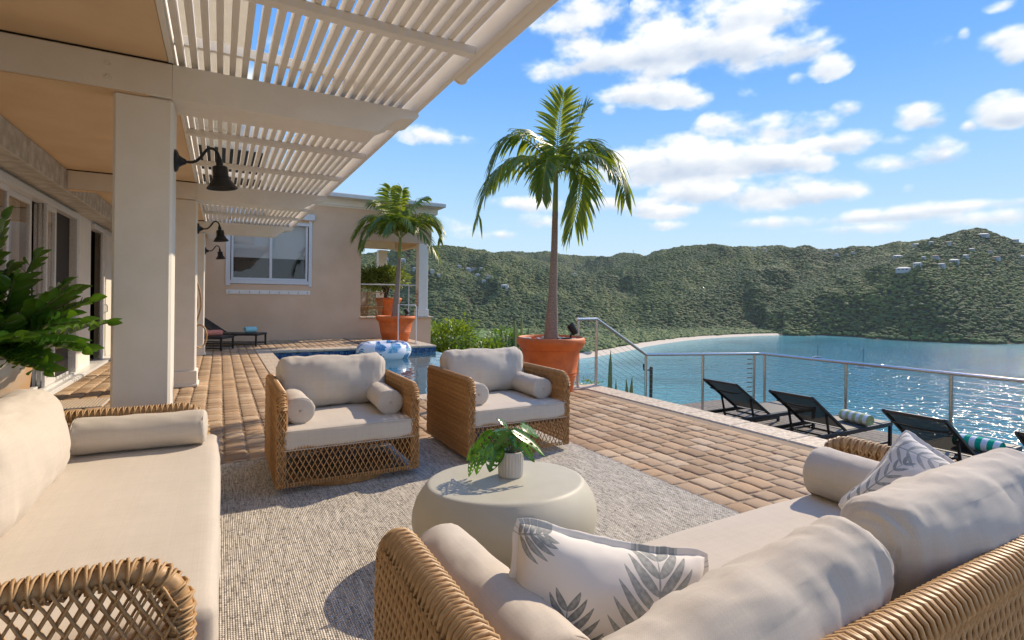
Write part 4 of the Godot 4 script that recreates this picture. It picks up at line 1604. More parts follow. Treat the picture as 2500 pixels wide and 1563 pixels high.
func build_railings() -> void:
	var a := thing("stair_railing", "polished steel stair railing with cables sloping down beside the large pot", "railing")
	var p1 := Vector3(4.79, 0, -6.48)
	var p2 := Vector3(5.165, 0, -6.51)
	var pa := Vector3(6.47, -0.62, -6.78)
	post(a, p1, 1.02)
	post(a, p2, 1.02)
	rail(a, [Vector3(4.755, 1.04, -6.478), Vector3(5.165, 1.04, -6.51), Vector3(6.47, 0.40, -6.78)])
	for k in 11:
		var y := 0.94 - k * 0.0833
		cable(a, Vector3(4.79, y, -6.48), Vector3(5.165, y, -6.51))
		cable(a, Vector3(5.165, y, -6.51), Vector3(6.47, y - 0.64, -6.78))
	var b := thing("deck_railing", "polished steel cable railing across the end of the deck, sun glint on its rail", "railing")
	var pb := Vector3(7.49, -0.62, -6.43)
	var pc := Vector3(8.44, -0.62, -6.10)
	post(b, pa, 1.0)
	post(b, pb, 1.0)
	post(b, pc, 1.0)
	rail(b, [Vector3(6.47, 0.40, -6.78), Vector3(8.53, 0.40, -6.07)])
	for k in 11:
		var y := 0.305 - k * 0.0833
		cable(b, Vector3(6.47, y, -6.78), Vector3(8.44, y, -6.10), true)
	var c := thing("deck_railing", "polished steel cable railing along the seaward side of the deck", "railing")
	var ps := [Vector3(8.585, -0.62, -5.99), Vector3(8.60, -0.62, -4.60), Vector3(8.66, -0.62, -3.27), Vector3(8.72, -0.62, -1.9), Vector3(8.78, -0.62, -0.5)]
	for q: Vector3 in ps:
		post(c, q, 1.0)
	rail(c, [Vector3(8.535, 0.402, -6.06), ps[0] + Vector3(0, 1.02, 0), ps[1] + Vector3(0, 1.02, 0), ps[2] + Vector3(0, 1.02, 0), ps[3] + Vector3(0, 1.02, 0), ps[4] + Vector3(0, 1.02, 0)])
	for k in 11:
		var y := 0.925 - k * 0.0833
		for i in 4:
			cable(c, ps[i] + Vector3(0, y, 0), ps[i + 1] + Vector3(0, y, 0))


func post(o: Node3D, at: Vector3, h: float) -> void:
	var b := MB.new()
	b.tube(PackedVector3Array([at, at + Vector3(0, h, 0)]), 0.0225, 12)
	b.lathe([Vector2(0.0, 0.0), Vector2(0.045, 0.0), Vector2(0.045, 0.008), Vector2(0.0225, 0.012)], 16, Transform3D(Basis.IDENTITY, at + Vector3(0, 0.001, 0)))
	part("post", b, M.steel, o)


func rail(o: Node3D, pts: Array) -> void:
	var b := MB.new()
	for i in pts.size() - 1:
		b.tube(PackedVector3Array([pts[i], pts[i + 1]]), 0.0255, 14)
	part("top_rail", b, M.steel, o)


func cable(o: Node3D, a: Vector3, e: Vector3, fit := false) -> void:
	var b := MB.new()
	b.tube(PackedVector3Array([a, e]), 0.0020, 5)
	var c := part("cable", b, M.cable_steel, o)
	if fit:
		var f := MB.new()
		f.tube(PackedVector3Array([e.lerp(a, 0.02), e.lerp(a, 0.065)]), 0.009, 6)
		part("cable_fitting", f, M.black_metal, c)


# ---------------------------------------------------------------- wicker

# two crossing families of strands on a flat panel; U along, V up, corner rounding at either upper end
func lattice(b: MB, O: Vector3, U: Vector3, V: Vector3, L: float, H: float, px: float, k: float, r: float, sides := 4, c0 := 0.0, c1 := 0.0) -> void:
	var N := U.cross(V).normalized()
	var q := px / (2.0 * k)
	var amp := r * 0.85
	for fam in 2:
		var dir := 1.0 if fam == 0 else -1.0
		var s0 := -ceilf(k * H / px) * px if fam == 0 else 0.0
		var s1 := L if fam == 0 else L + k * H
		while s0 <= s1:
			var run := PackedVector3Array()
			var steps := int(ceil(H / (q * 0.5)))
			for i in steps + 1:
				var t := minf(i * q * 0.5, H)
				var s := s0 + dir * k * t
				var ok := s >= -0.001 and s <= L + 0.001
				if ok and c0 > 0.0 and s < c0 and t > H - c0 and Vector2(s - c0, t - H + c0).length() > c0:
					ok = false
				if ok and c1 > 0.0 and s > L - c1 and t > H - c1 and Vector2(s - L + c1, t - H + c1).length() > c1:
					ok = false
				if ok:
					run.append(O + U * s + V * t + N * (amp * cos(PI * t / q) * dir))
				elif run.size() > 1:
					b.tube(run, r, sides, false)
					run = PackedVector3Array()
				else:
					run = PackedVector3Array()
			if run.size() > 1:
				b.tube(run, r, sides, false)
			s0 += px


# close upright strands that sway to and fro and touch in turn
func swaying(b: MB, O: Vector3, U: Vector3, V: Vector3, L: float, H: float, sp: float, q: float, r: float, sides := 4, c0 := 0.0, c1 := 0.0, open := 0.30) -> void:
	var N := U.cross(V).normalized()
	var n := int(L / sp)
	for i in n + 1:
		var s := minf(i * sp, L)
		var top := H
		if c0 > 0.0 and s < c0:
			top = H - c0 + sqrt(maxf(0.0, c0 * c0 - (c0 - s) * (c0 - s)))
		if c1 > 0.0 and s > L - c1:
			top = H - c1 + sqrt(maxf(0.0, c1 * c1 - (s - L + c1) * (s - L + c1)))
		var steps := int(ceil(top / (q * 0.5)))
		var run := PackedVector3Array()
		for j in steps + 1:
			var t := minf(j * q * 0.5, top)
			var ph := PI * t / q + PI * i
			run.append(O + U * (s + sp * open * sin(ph) + sp * 0.05 * nz.get_noise_2d(i * 7.0, j * 3.0)) + V * t + N * (r * 0.6 * cos(ph)))
		if run.size() > 1:
			b.tube(run, r, sides, false)


# rolled edge: a core wrapped by two opposed spirals
func rolled(b: MB, path: PackedVector3Array, R: float, r: float, pitch: float, per := 9, both := true) -> void:
	var cv := Curve3D.new()
	for q in path:
		cv.add_point(q)
	cv.bake_interval = 0.02
	var L := cv.get_baked_length()
	b.tube(path, R * 0.86, 8, true)
	var n := int(L / pitch * per)
	for hand: float in ([-1.0, 1.0] if both else [1.0]):
		var run := PackedVector3Array()
		var last := Vector3.ZERO
		for i in n + 1:
			var s := L * i / n
			var q := cv.sample_baked(s)
			var tg := (cv.sample_baked(minf(s + 0.01, L)) - cv.sample_baked(maxf(s - 0.01, 0.0))).normalized()
			var up := Vector3.UP if absf(tg.y) < 0.8 else Vector3.BACK if absf(tg.z) < 0.5 else Vector3.RIGHT
			var x := up.cross(tg).normalized()
			if i > 0 and x.dot(last) < 0.0:
				x = -x
			last = x
			var y := tg.cross(x)
			var a := hand * TAU * i / per
			run.append(q + (x * cos(a) + y * sin(a)) * (R + r * 0.25 * hand))
		b.tube(run, r, 4, false)


func bolster_mesh(ln: float, r: float, sd: float) -> MB:
	var b := MB.new()
	var P := PackedVector3Array()
	var nu := 36
	var prof := [[0.0, 0.10], [0.006, 0.5], [0.012, 0.80], [0.02, 0.93], [0.035, 0.985], [0.05, 1.0], [0.055, 0.985], [0.07, 1.005]]
	var xs := []
	for q: Array in prof:
		xs.append([-0.5 + q[0], q[1]])
	for k in 15:
		xs.append([-0.5 + 0.07 + 0.86 * (k + 0.5) / 15.0, 1.0])
	for k in prof.size():
		var q: Array = prof[prof.size() - 1 - k]
		xs.append([0.5 - q[0], q[1]])
	for i in nu:
		for j in xs.size():
			var a := TAU * i / nu
			var z: float = xs[j][0] * ln
			var rr: float = xs[j][1] * r
			var edge := 1.0 - minf(1.0, (0.5 - absf(xs[j][0])) / 0.30)
			rr *= 1.0 + 0.05 * nz.get_noise_3d(cos(a) * 1.6 + sd, sin(a) * 1.6, z * 9.0) + edge * 0.045 * nz.get_noise_3d(cos(a) * 4.0 + sd, sin(a) * 4.0, z * 3.0)
			if sin(a) < -0.5:
				rr *= 0.96
			P.append(Vector3(cos(a) * rr * 1.03, sin(a) * rr * 0.97, z))
	b.surf(P, nu, xs.size(), true, false, 1.0)
	var c := 0
	for k in b.n.size():
		if b.n[k].dot(Vector3(b.v[k].x, b.v[k].y, 0)) < 0.0:
			c += 1
	if c > b.n.size() / 2:
		for k in b.n.size():
			b.n[k] = -b.n[k]
		for k in range(0, b.ix.size(), 3):
			var x := b.ix[k + 1]
			b.ix[k + 1] = b.ix[k + 2]
			b.ix[k + 2] = x
	return b


func bolster(label: String, at: Vector3, turn: float, ln: float, r: float, sd: float, pitch := 0.0) -> void:
	var o := thing("bolster", label, "bolster", at, turn, "round bolsters on the seats")
	o.rotation.x = pitch
	part("cover", bolster_mesh(ln, r, sd), M.linen, o)
	for s: float in [-1.0, 1.0]:
		var b := MB.new()
		var ring := PackedVector3Array()
		for k in 36:
			var a := TAU * k / 36
			ring.append(Vector3(cos(a) * r * 0.985, sin(a) * r * 0.935, s * ln * 0.468))
		b.tube(ring, 0.0032, 5, false, true)
		b.lathe([Vector2(0.0, 0.0), Vector2(0.008, 0.0), Vector2(0.006, 0.005), Vector2(0.0, 0.006)], 10, Transform3D(Basis(Vector3.RIGHT, s * PI / 2), Vector3(0, 0, s * ln * 0.5)))
		part("piping", b, M.linen, o)


func cushion_piping(half: Vector3, y: float, ce: Vector3, rr: float) -> MB:
	var b := MB.new()
	var ring := PackedVector3Array()
	for k in 4:
		var cx: float = [1, -1, -1, 1][k]
		var cz: float = [1, 1, -1, -1][k]
		for j in 5:
			var a := PI / 2 * (k + j / 4.0)
			ring.append(ce + Vector3(cx * (half.x - rr) + cos(a) * rr, y, cz * (half.z - rr) + sin(a) * rr))
	var dense := PackedVector3Array()
	for k in ring.size():
		var q := ring[k]
		var e := ring[(k + 1) % ring.size()]
		var n := maxi(1, int(q.distance_to(e) / 0.08))
		for j in n:
			var f := q.lerp(e, float(j) / n)
			dense.append(f + Vector3(0, 0.0018 * nz.get_noise_2d(f.x * 9.0, f.z * 9.0), 0))
	b.tube(dense, 0.0034, 5, false, true)
	return b


func build_seating() -> void:
	# rug
	var rb := MB.new()
	rb.span(Vector3(-1.0, 0.003, -4.70), Vector3(2.87, 0.015, -0.45), 0.004)
	var rug := solo("rug", rb, M.rug_weave, "large grey flecked woven rug under the seating group", "rug")
	var fr := MB.new()
	var fnz := noise(0.6, 44, 2)
	for side in 2:
		var pth := PackedVector3Array()
		for i in 300:
			var f := i / 299.0
			var a := i * 0.9
			if side == 0:
				pth.append(Vector3(lerpf(-1.0, 2.87, f) + 0.012 * cos(a), 0.012 + 0.006 * sin(a * 0.5), -4.715 + 0.014 * sin(a) + 0.012 * fnz.get_noise_1d(i)))
			else:
				pth.append(Vector3(2.877 + 0.008 * sin(a), 0.010 + 0.004 * sin(a * 0.5), lerpf(-4.70, -0.45, f) + 0.01 * cos(a)))
		fr.tube(pth, 0.0045, 4, false)
	part("fringe", fr, M.rug_fringe, rug)
	var ch := armchair()
	ch.position = Vector3(0.8325, 0.015, -3.79)
	meta(ch, "wicker swivel armchair facing us, left of the pair, pool behind it", "armchair", "wicker armchairs")
	var c2 := copy(ch, "armchair", "wicker swivel armchair right of the pair, before the large orange pot", Vector3(2.238, 0.015, -3.81))
	for q: Array in [[0.8325, -3.79, "left"], [2.238, -3.81, "right"]]:
		bolster("round linen bolster by the left arm of the %s wicker armchair" % q[2], Vector3(q[0] - 0.335, 0.535, q[1] - 0.40), 0.03, 0.50, 0.098, q[0] * 5.0)
		bolster("round linen bolster by the right arm of the %s wicker armchair" % q[2], Vector3(q[0] + 0.335, 0.535, q[1] - 0.42), -0.05, 0.50, 0.098, q[0] * 9.0)
	left_sofa()
	right_sofa()


func armchair() -> Node3D:
	var o := thing("armchair", "wicker swivel armchair", "armchair")
	var w := 0.4925
	var dpt := 0.95
	var t := 0.062
	var y0 := 0.045
	var top := 0.655
	var bs := MB.new()
	bs.lathe([Vector2(0.0, 0.0), Vector2(0.37, 0.0), Vector2(0.375, 0.006), Vector2(0.375, 0.05), Vector2(0.0, 0.05)], 48, Transform3D(Basis.IDENTITY, Vector3(0, 0, -0.385)))
	part("swivel_base", bs, M.rattan, o)
	part("seat_deck", MB_box(Vector3(0, 0.268, -0.47), Vector3(0.86, 0.02, 0.9)), M.brown_wood, o)
	var fp := MB.new()
	lattice(fp, Vector3(-w + 0.01, y0, 0.0), Vector3.RIGHT, Vector3.UP, 2.0 * w - 0.02, 0.275, 0.0385, 0.53, 0.0042)
	swaying(fp, Vector3(-w + 0.01, y0 + 0.245, 0.004), Vector3.RIGHT, Vector3.UP, 2.0 * w - 0.02, 0.03, 0.0096, 0.03, 0.0042)
	swaying(fp, Vector3(-w + 0.01, y0, 0.004), Vector3.RIGHT, Vector3.UP, 2.0 * w - 0.02, 0.03, 0.0096, 0.03, 0.0042)
	part("front_panel", fp, M.rattan, o)
	var bp := MB.new()
	swaying(bp, Vector3(w, y0, -dpt), Vector3.LEFT, Vector3.UP, 2.0 * w, top - y0 - 0.02, 0.0120, 0.034, 0.0057, 4, 0.0, 0.0, 0.22)
	rolled(bp, PackedVector3Array([Vector3(-w + 0.02, top - 0.01, -dpt + 0.015), Vector3(w - 0.02, top - 0.01, -dpt + 0.015)]), 0.022, 0.005, 0.024)
	part("back_panel", bp, M.rattan, o)
	for s: float in [-1.0, 1.0]:
		var a := MB.new()
		swaying(a, Vector3(s * w, y0, -dpt), Vector3.BACK, Vector3.UP, dpt, top - y0, 0.0115, 0.034, 0.0055, 4, 0.0, 0.10, 0.22)
		swaying(a, Vector3(s * (w - t), 0.28, -dpt + 0.02), Vector3.BACK, Vector3.UP, dpt - 0.03, top - 0.28, 0.0125, 0.034, 0.0052, 4, 0.0, 0.10)
		var x0 := s * w if s < 0.0 else w - t
		swaying(a, Vector3(x0, y0, 0.0), Vector3.RIGHT, Vector3.UP, t, top - y0 - 0.09, 0.0090, 0.02, 0.0040)
		lattice(a, Vector3(x0 - 0.002, y0, 0.008), Vector3.RIGHT, Vector3.UP, t + 0.004, top - y0 - 0.08, 0.034, 0.50, 0.0046)
		var pth := PackedVector3Array()
		pth.append(Vector3(s * (w - t * 0.5), top, -dpt))
		pth.append(Vector3(s * (w - t * 0.5), top, -0.5))
		for k in 7:
			var g := PI / 2 * k / 6.0
			pth.append(Vector3(s * (w - t * 0.5), top - 0.09 + 0.09 * cos(g), -0.09 + 0.085 * sin(g)))
		rolled(a, pth, t * 0.5, 0.0058, 0.022, 8)
		part("arm", a, M.rattan, o)
	# cushions
	var sc := MB.new()
	var half := Vector3(0.458, 0.072, 0.435)
	sc.cushion(Transform3D(Basis.IDENTITY, Vector3(0, 0.357, -0.425)), half, 0.035, Vector3(0.0, 0.012, 0.004), 0.0045, Vector3(9, 5, 7), nz, 18)
	var seat := part("seat_cushion", sc, M.linen, o)
	part("piping", cushion_piping(half, 0.357 + 0.064, Vector3(0, 0, -0.425), 0.012), M.linen, seat)
	part("piping", cushion_piping(half, 0.357 - 0.064, Vector3(0, 0, -0.425), 0.012), M.linen, seat)
	var bc := MB.new()
	bc.cushion(Transform3D(Basis(Vector3.RIGHT, deg_to_rad(-11.0)), Vector3(0, 0.635, -0.745)), Vector3(0.435, 0.215, 0.105), 0.10, Vector3(0.0, -0.012, 0.06), 0.012, Vector3(10, 2.4, 4), nz, 36)
	part("back_cushion", bc, M.linen, o)
	return o


func sofa_cushion(o: Node3D, called: String, ce: Vector3, b: Basis, half: Vector3, rr: float, puff: Vector3, wr: float, fq: Vector3, N := 22) -> MeshInstance3D:
	var m := MB.new()
	m.cushion(Transform3D(b, ce), half, rr, puff, wr, fq, nz, N)
	return part(called, m, M.linen, o)


func left_sofa() -> void:
	var o := thing("sofa", "rattan sofa at left edge with cream cushions, open lattice arms", "sofa")
	var xb := -0.97
	var xf := -0.085
	for q: Array in [[-4.02, -3.935, "arm"], [-1.735, -1.645, "arm"]]:
		var a := MB.new()
		for z: float in [q[0] + 0.008, q[1] - 0.008]:
			lattice(a, Vector3(xb, 0.06, z), Vector3.RIGHT, Vector3.UP, xf - xb, 0.555, 0.034, 0.54, 0.0041, 5, 0.0, 0.13)
		var pth := PackedVector3Array()
		var zc: float = (q[0] + q[1]) * 0.5
		pth.append(Vector3(xb, 0.615, zc))
		pth.append(Vector3(-0.5, 0.615, zc))
		for k in 8:
			var g := PI / 2 * k / 7.0
			pth.append(Vector3(xf - 0.13 + 0.13 * sin(g), 0.485 + 0.13 * cos(g), zc))
		pth.append(Vector3(xf, 0.06, zc))
		rolled(a, pth, 0.034, 0.0050, 0.028, 10)
		part(q[2], a, M.rattan_pale, o)
	var f := MB.new()
	lattice(f, Vector3(xf + 0.012, 0.06, -1.72), Vector3.FORWARD, Vector3.UP, 2.22, 0.22, 0.039, 0.55, 0.005)
	part("front_panel", f, M.rattan_pale, o)
	var bk := MB.new()
	swaying(bk, Vector3(xb, 0.06, -1.7), Vector3.FORWARD, Vector3.UP, 2.3, 0.56, 0.0165, 0.036, 0.007)
	rolled(bk, PackedVector3Array([Vector3(xb, 0.63, -1.66), Vector3(xb, 0.63, -4.0)]), 0.038, 0.0065, 0.034)
	part("back_panel", bk, M.rattan_pale, o)
	part("seat_frame", MB_box(Vector3(-0.5, 0.17, -2.83), Vector3(0.82, 0.2, 2.16)), M.rattan, o)
	var half := Vector3(0.475, 0.088, 1.092)
	sofa_cushion(o, "seat_cushion", Vector3(-0.47, 0.362, -2.835), Basis.IDENTITY, half, 0.05, Vector3(0.006, 0.012, 0.0), 0.006, Vector3(4, 4, 5), 22)
	var lean := Basis(Vector3.BACK, deg_to_rad(6.0))
	sofa_cushion(o, "back_cushion", Vector3(-0.79, 0.655, -2.92), lean, Vector3(0.13, 0.235, 0.525), 0.125, Vector3(0.07, 0.0, 0.01), 0.011, Vector3(4, 2.2, 10), 36)
	sofa_cushion(o, "back_cushion", Vector3(-0.80, 0.65, -1.99), lean, Vector3(0.085, 0.23, 0.36), 0.07, Vector3(0.06, 0.0, 0.015), 0.014, Vector3(5, 3, 4))
	bolster("long linen bolster by the far arm of the left sofa", Vector3(-0.385, 0.553, -3.68), PI / 2 - 0.06, 0.66, 0.104, 3.3)


func right_sofa() -> void:
	var o := thing("sofa", "rattan sofa at lower right, its woven back towards us", "sofa")
	var xl := 0.43
	var xr := 2.86
	var zb := -0.555
	var zf := -1.60
	var top := 0.615
	var a := MB.new()
	swaying(a, Vector3(xl, 0.05, zf), Vector3.BACK, Vector3.UP, zb - zf, top - 0.05, 0.0148, 0.033, 0.0061, 5, 0.12, 0.0)
	swaying(a, Vector3(xl + 0.09, 0.05, zf), Vector3.BACK, Vector3.UP, zb - zf, top - 0.05, 0.0155, 0.033, 0.0068, 4, 0.12, 0.0)
	var pth := PackedVector3Array()
	for k in 8:
		var g := PI / 2 * (1.0 - k / 7.0)
		pth.append(Vector3(xl + 0.045, top - 0.12 + 0.12 * cos(g), zf + 0.12 - 0.12 * sin(g)))
	pth.append(Vector3(xl + 0.045, top, -1.0))
	pth.append(Vector3(xl + 0.045, top, zb + 0.02))
	pth.insert(0, Vector3(xl + 0.045, 0.05, zf))
	rolled(a, pth, 0.045, 0.0064, 0.026, 10)
	part("arm", a, M.rattan_pale, o)
	var c := MB.new()
	for x: float in [xr - 0.085, xr - 0.005]:
		lattice(c, Vector3(x, 0.05, zf), Vector3.BACK, Vector3.UP, zb - zf, top - 0.04, 0.040, 0.58, 0.0064, 5, 0.12, 0.0)
	var p2 := PackedVector3Array()
	for q in pth:
		p2.append(Vector3(xr - 0.045, q.y, q.z))
	rolled(c, p2, 0.043, 0.0075, 0.034, 10)
	part("arm", c, M.rattan_pale, o)
	var bk := MB.new()
	swaying(bk, Vector3(xl, 0.05, zb), Vector3.RIGHT, Vector3.UP, xr - xl, top - 0.05, 0.0158, 0.036, 0.0064, 5)
	swaying(bk, Vector3(xl, 0.05, zb - 0.07), Vector3.RIGHT, Vector3.UP, xr - xl, top - 0.05, 0.018, 0.036, 0.0080, 4)
	rolled(bk, PackedVector3Array([Vector3(xl + 0.03, top + 0.004, zb - 0.035), Vector3(1.6, top + 0.004, zb - 0.035), Vector3(xr - 0.03, top + 0.004, zb - 0.035)]), 0.045, 0.0066, 0.026, 10)
	part("back_panel", bk, M.rattan_pale, o)
	var f := MB.new()
	lattice(f, Vector3(xl, 0.05, zf + 0.06), Vector3.RIGHT, Vector3.UP, xr - xl, 0.24, 0.039, 0.53, 0.0046)
	part("front_panel", f, M.rattan_pale, o)
	part("seat_frame", MB_box(Vector3(1.645, 0.17, -1.08), Vector3(2.2, 0.2, 0.86)), M.rattan, o)
	sofa_cushion(o, "seat_cushion", Vector3(1.645, 0.334, -1.10), Basis.IDENTITY, Vector3(1.10, 0.086, 0.435), 0.05, Vector3(0.0, 0.014, 0.006), 0.006, Vector3(5, 4, 4), 22)
	var lean := Basis(Vector3.RIGHT, deg_to_rad(10.0))
	sofa_cushion(o, "back_cushion", Vector3(1.03, 0.536, -0.765), Basis(Vector3.BACK, 0.115) * lean * Basis(Vector3.UP, 0.02), Vector3(0.485, 0.205, 0.105), 0.10, Vector3(0.01, 0.0, 0.07), 0.012, Vector3(11, 2.0, 4), 44)
	sofa_cushion(o, "back_cushion", Vector3(2.07, 0.61, -0.78), Basis(Vector3.BACK, 0.04) * lean * Basis(Vector3.UP, -0.03), Vector3(0.51, 0.205, 0.105), 0.10, Vector3(0.01, 0.0, 0.07), 0.012, Vector3(11.4, 2.1, 4), 44)
	bolster("linen bolster by the near arm of the right sofa", Vector3(0.645, 0.515, -1.26), 0.04, 0.70, 0.104, 7.7)
	bolster("linen bolster by the far arm of the right sofa", Vector3(2.575, 0.520, -1.20), 0.0, 0.64, 0.122, 1.7)
	var tp := thing("throw_pillow", "long white pillow printed with grey palm fronds on the right sofa", "pillow", Vector3(0.905, 0.535, -1.09))
	tp.rotation = Vector3(deg_to_rad(-16.0), deg_to_rad(-24.0), deg_to_rad(-11.0))
	var m := MB.new()
	m.cushion(Transform3D.IDENTITY, Vector3(0.275, 0.175, 0.07), 0.06, Vector3(0, 0, 0.045), 0.006, Vector3(6, 5, 4), nz, 34, 2, 0.014)
	part("cover", m, M.printed_linen, tp)
	var t2 := thing("throw_pillow", "square white pillow printed with grey leaves leaning on the far bolster", "pillow", Vector3(2.315, 0.60, -0.96))
	var pw := (VIEW_R * 0.31 - Vector3.UP * 0.34 + VIEW_F * 0.89).normalized()
	var pu := (VIEW_R * 0.61 + Vector3.UP * 0.78 + VIEW_F * 0.085).normalized()
	t2.basis = Basis(pw, pu, pw.cross(pu))
	var m2 := MB.new()
	m2.cushion(Transform3D.IDENTITY, Vector3(0.205, 0.205, 0.07), 0.055, Vector3(0, 0, 0.055), 0.006, Vector3(6, 5, 4), nz, 34, 2, 0.014)
	part("cover", m2, M.printed_linen_square, t2)


# ---------------------------------------------------------------- table and plants

const VIEW_R := Vector3(0.873, 0, 0.488)
const VIEW_F := Vector3(-0.488, 0, 0.873)


func build_table_and_plants() -> void:
	var tb := MB.new()
	var xf := Transform3D(Basis(Vector3.UP, deg_to_rad(-15.0)).scaled_local(Vector3(1.0, 1.0, 0.80)), Vector3(1.32, 0.015, -2.40))
	var prof := [Vector2(0.0, 0.0), Vector2(0.33, 0.0), Vector2(0.385, 0.02), Vector2(0.44, 0.07), Vector2(0.475, 0.14), Vector2(0.487, 0.20), Vector2(0.483, 0.25), Vector2(0.468, 0.30), Vector2(0.445, 0.34), Vector2(0.420, 0.372), Vector2(0.412, 0.381), Vector2(0.404, 0.3855), Vector2(0.392, 0.387), Vector2(0.0, 0.389)]
	tb.lathe(prof, 72, xf)
	solo("coffee_table", tb, M.table_resin, "pale grey green pebble-shaped coffee table on the rug", "coffee table")
	# pot with a perforated-leaf vine
	var pc := Vector3(1.365, 0.404, -2.435)
	var o := thing("potted_vine", "small ribbed pot with a trailing perforated-leaf plant on the coffee table", "potted plant", pc)
	var pb := MB.new()
	var P := PackedVector3Array()
	var nu := 96
	var rows := [[0.060, 0.0], [0.064, 0.004], [0.0655, 0.012], [0.0672, 0.06], [0.066, 0.12], [0.0655, 0.132], [0.062, 0.136], [0.059, 0.132], [0.058, 0.11], [0.0, 0.11]]
	for i in nu:
		for j in rows.size():
			var a := TAU * i / nu
			var rr: float = rows[j][0]
			if j > 1 and j < 5:
				rr += 0.0016 * sin(a * 24.0)
			P.append(Vector3(cos(a) * rr, rows[j][1], sin(a) * rr))
	pb.surf(P, nu, rows.size(), true, false, 1.0)
	if pb.n[3].dot(Vector3(pb.v[3].x, 0, pb.v[3].z)) < 0.0:
		for k in pb.n.size():
			pb.n[k] = -pb.n[k]
		for k in range(0, pb.ix.size(), 3):
			var x := pb.ix[k + 1]
			pb.ix[k + 1] = pb.ix[k + 2]
			pb.ix[k + 2] = x
	part("pot", pb, M.pot_ceramic, o)
	var so := MB.new()
	so.lathe([Vector2(0.059, 0.118), Vector2(0.03, 0.124), Vector2(0.0, 0.122)], 20)
	part("soil", so, M.soil, o)
	# leaves: base right/up/towards, tip right/up/towards (metres from the pot's rim), width
	var L := [
		[-0.02, 0.125, -0.02, -0.075, 0.175, 0.0, 0.055], [-0.02, 0.105, 0.02, -0.085, 0.02, 0.085, 0.115], [-0.075, 0.04, 0.05, -0.11, -0.085, 0.09, 0.105],
		[-0.105, 0.10, 0.0, -0.21, -0.015, 0.02, 0.085], [0.02, 0.115, 0.02, 0.18, -0.015, 0.04, 0.07], [0.06, 0.13, -0.05, 0.15, 0.055, -0.07, 0.085],
		[0.055, 0.05, 0.03, 0.125, -0.04, 0.06, 0.055], [-0.195, -0.03, 0.03, -0.22, -0.125, 0.05, 0.04], [-0.155, 0.015, 0.04, -0.18, -0.11, 0.06, 0.06],
		[-0.175, 0.03, 0.0, -0.235, -0.05, 0.02, 0.05], [-0.06, 0.03, 0.08, -0.075, -0.03, 0.11, 0.05], [-0.03, 0.09, -0.06, -0.12, 0.06, -0.13, 0.08],
		[0.03, 0.10, -0.06, 0.09, 0.04, -0.14, 0.08], [-0.12, 0.05, 0.03, -0.15, -0.06, 0.07, 0.06], [0.0, 0.11, 0.0, 0.03, 0.04, 0.10, 0.06]]
	for k in L.size():
		var q: Array = L[k]
		var a: Vector3 = VIEW_R * q[0] + Vector3.UP * (q[1] + 0.13) + VIEW_F * q[2]
		var e: Vector3 = VIEW_R * q[3] + Vector3.UP * (q[4] + 0.13) + VIEW_F * q[5]
		var st := MB.new()
		var cv := Curve3D.new()
		cv.add_point(Vector3(rng.randf_range(-0.02, 0.02), 0.118, rng.randf_range(-0.02, 0.02)), Vector3.ZERO, Vector3(0, 0.07, 0))
		cv.add_point(a, (e - a) * -0.4 + Vector3(0, 0.02, 0))
		st.tube(cv.tessellate(3, 6.0), 0.0017, 5)
		part("stem", st, M.stem_green, o)
		part("leaf", holed_leaf(a, e, q[6], k), M.vine_leaf, o)
	build_left_planter()


# a pointed leaf between two points, with windows between its side veins
func holed_leaf(a: Vector3, e: Vector3, w: float, sd: int) -> MB:
	var b := MB.new()
	var d := (e - a).normalized()
	var up := (Vector3.UP * 1.0 + VIEW_F * 0.35 + d * 0.2).normalized()
	if absf(d.dot(Vector3.UP)) > 0.75:
		up = (VIEW_F + Vector3.UP * 0.5).normalized()
	var x := d.cross(up).normalized()
	var nn := x.cross(d).normalized()
	var ln := a.distance_to(e)
	var n := 12
	var idx := []
	for i in n + 1:
		var f := float(i) / n
		var hw := w * 0.5 * pow(sin(PI * pow(f * 0.985 + 0.012, 0.62)), 0.72)
		var mid := a + d * ln * f + nn * (0.10 * ln * sin(PI * f))
		var row := []
		for k in 9:
			var s := (k - 4) / 4.0
			var sh := signf(s) * pow(absf(s), 0.8)
			var back := -0.10 * ln * absf(s) * (1.0 - f)
			var q := mid + x * hw * sh + d * back - nn * (absf(s) * absf(s) * w * 0.16) + nn * (w * 0.06 * absf(s))
			row.append(b.p(q, (nn - x * s * 0.45).normalized(), Vector2(s, f)))
		idx.append(row)
	for i in n:
		for k in 8:
			var side := k < 4
			var kk := 3 - k if side else k - 4
			if (kk == 1 or kk == 2) and i > 1 and i < n - 2 and (i + sd + (1 if side else 0)) % 2 == 0:
				if kk == 1 or (i * 3 + sd) % 4 != 0:
					continue
			b.quad(idx[i][k], idx[i + 1][k], idx[i + 1][k + 1], idx[i][k + 1])
	return b


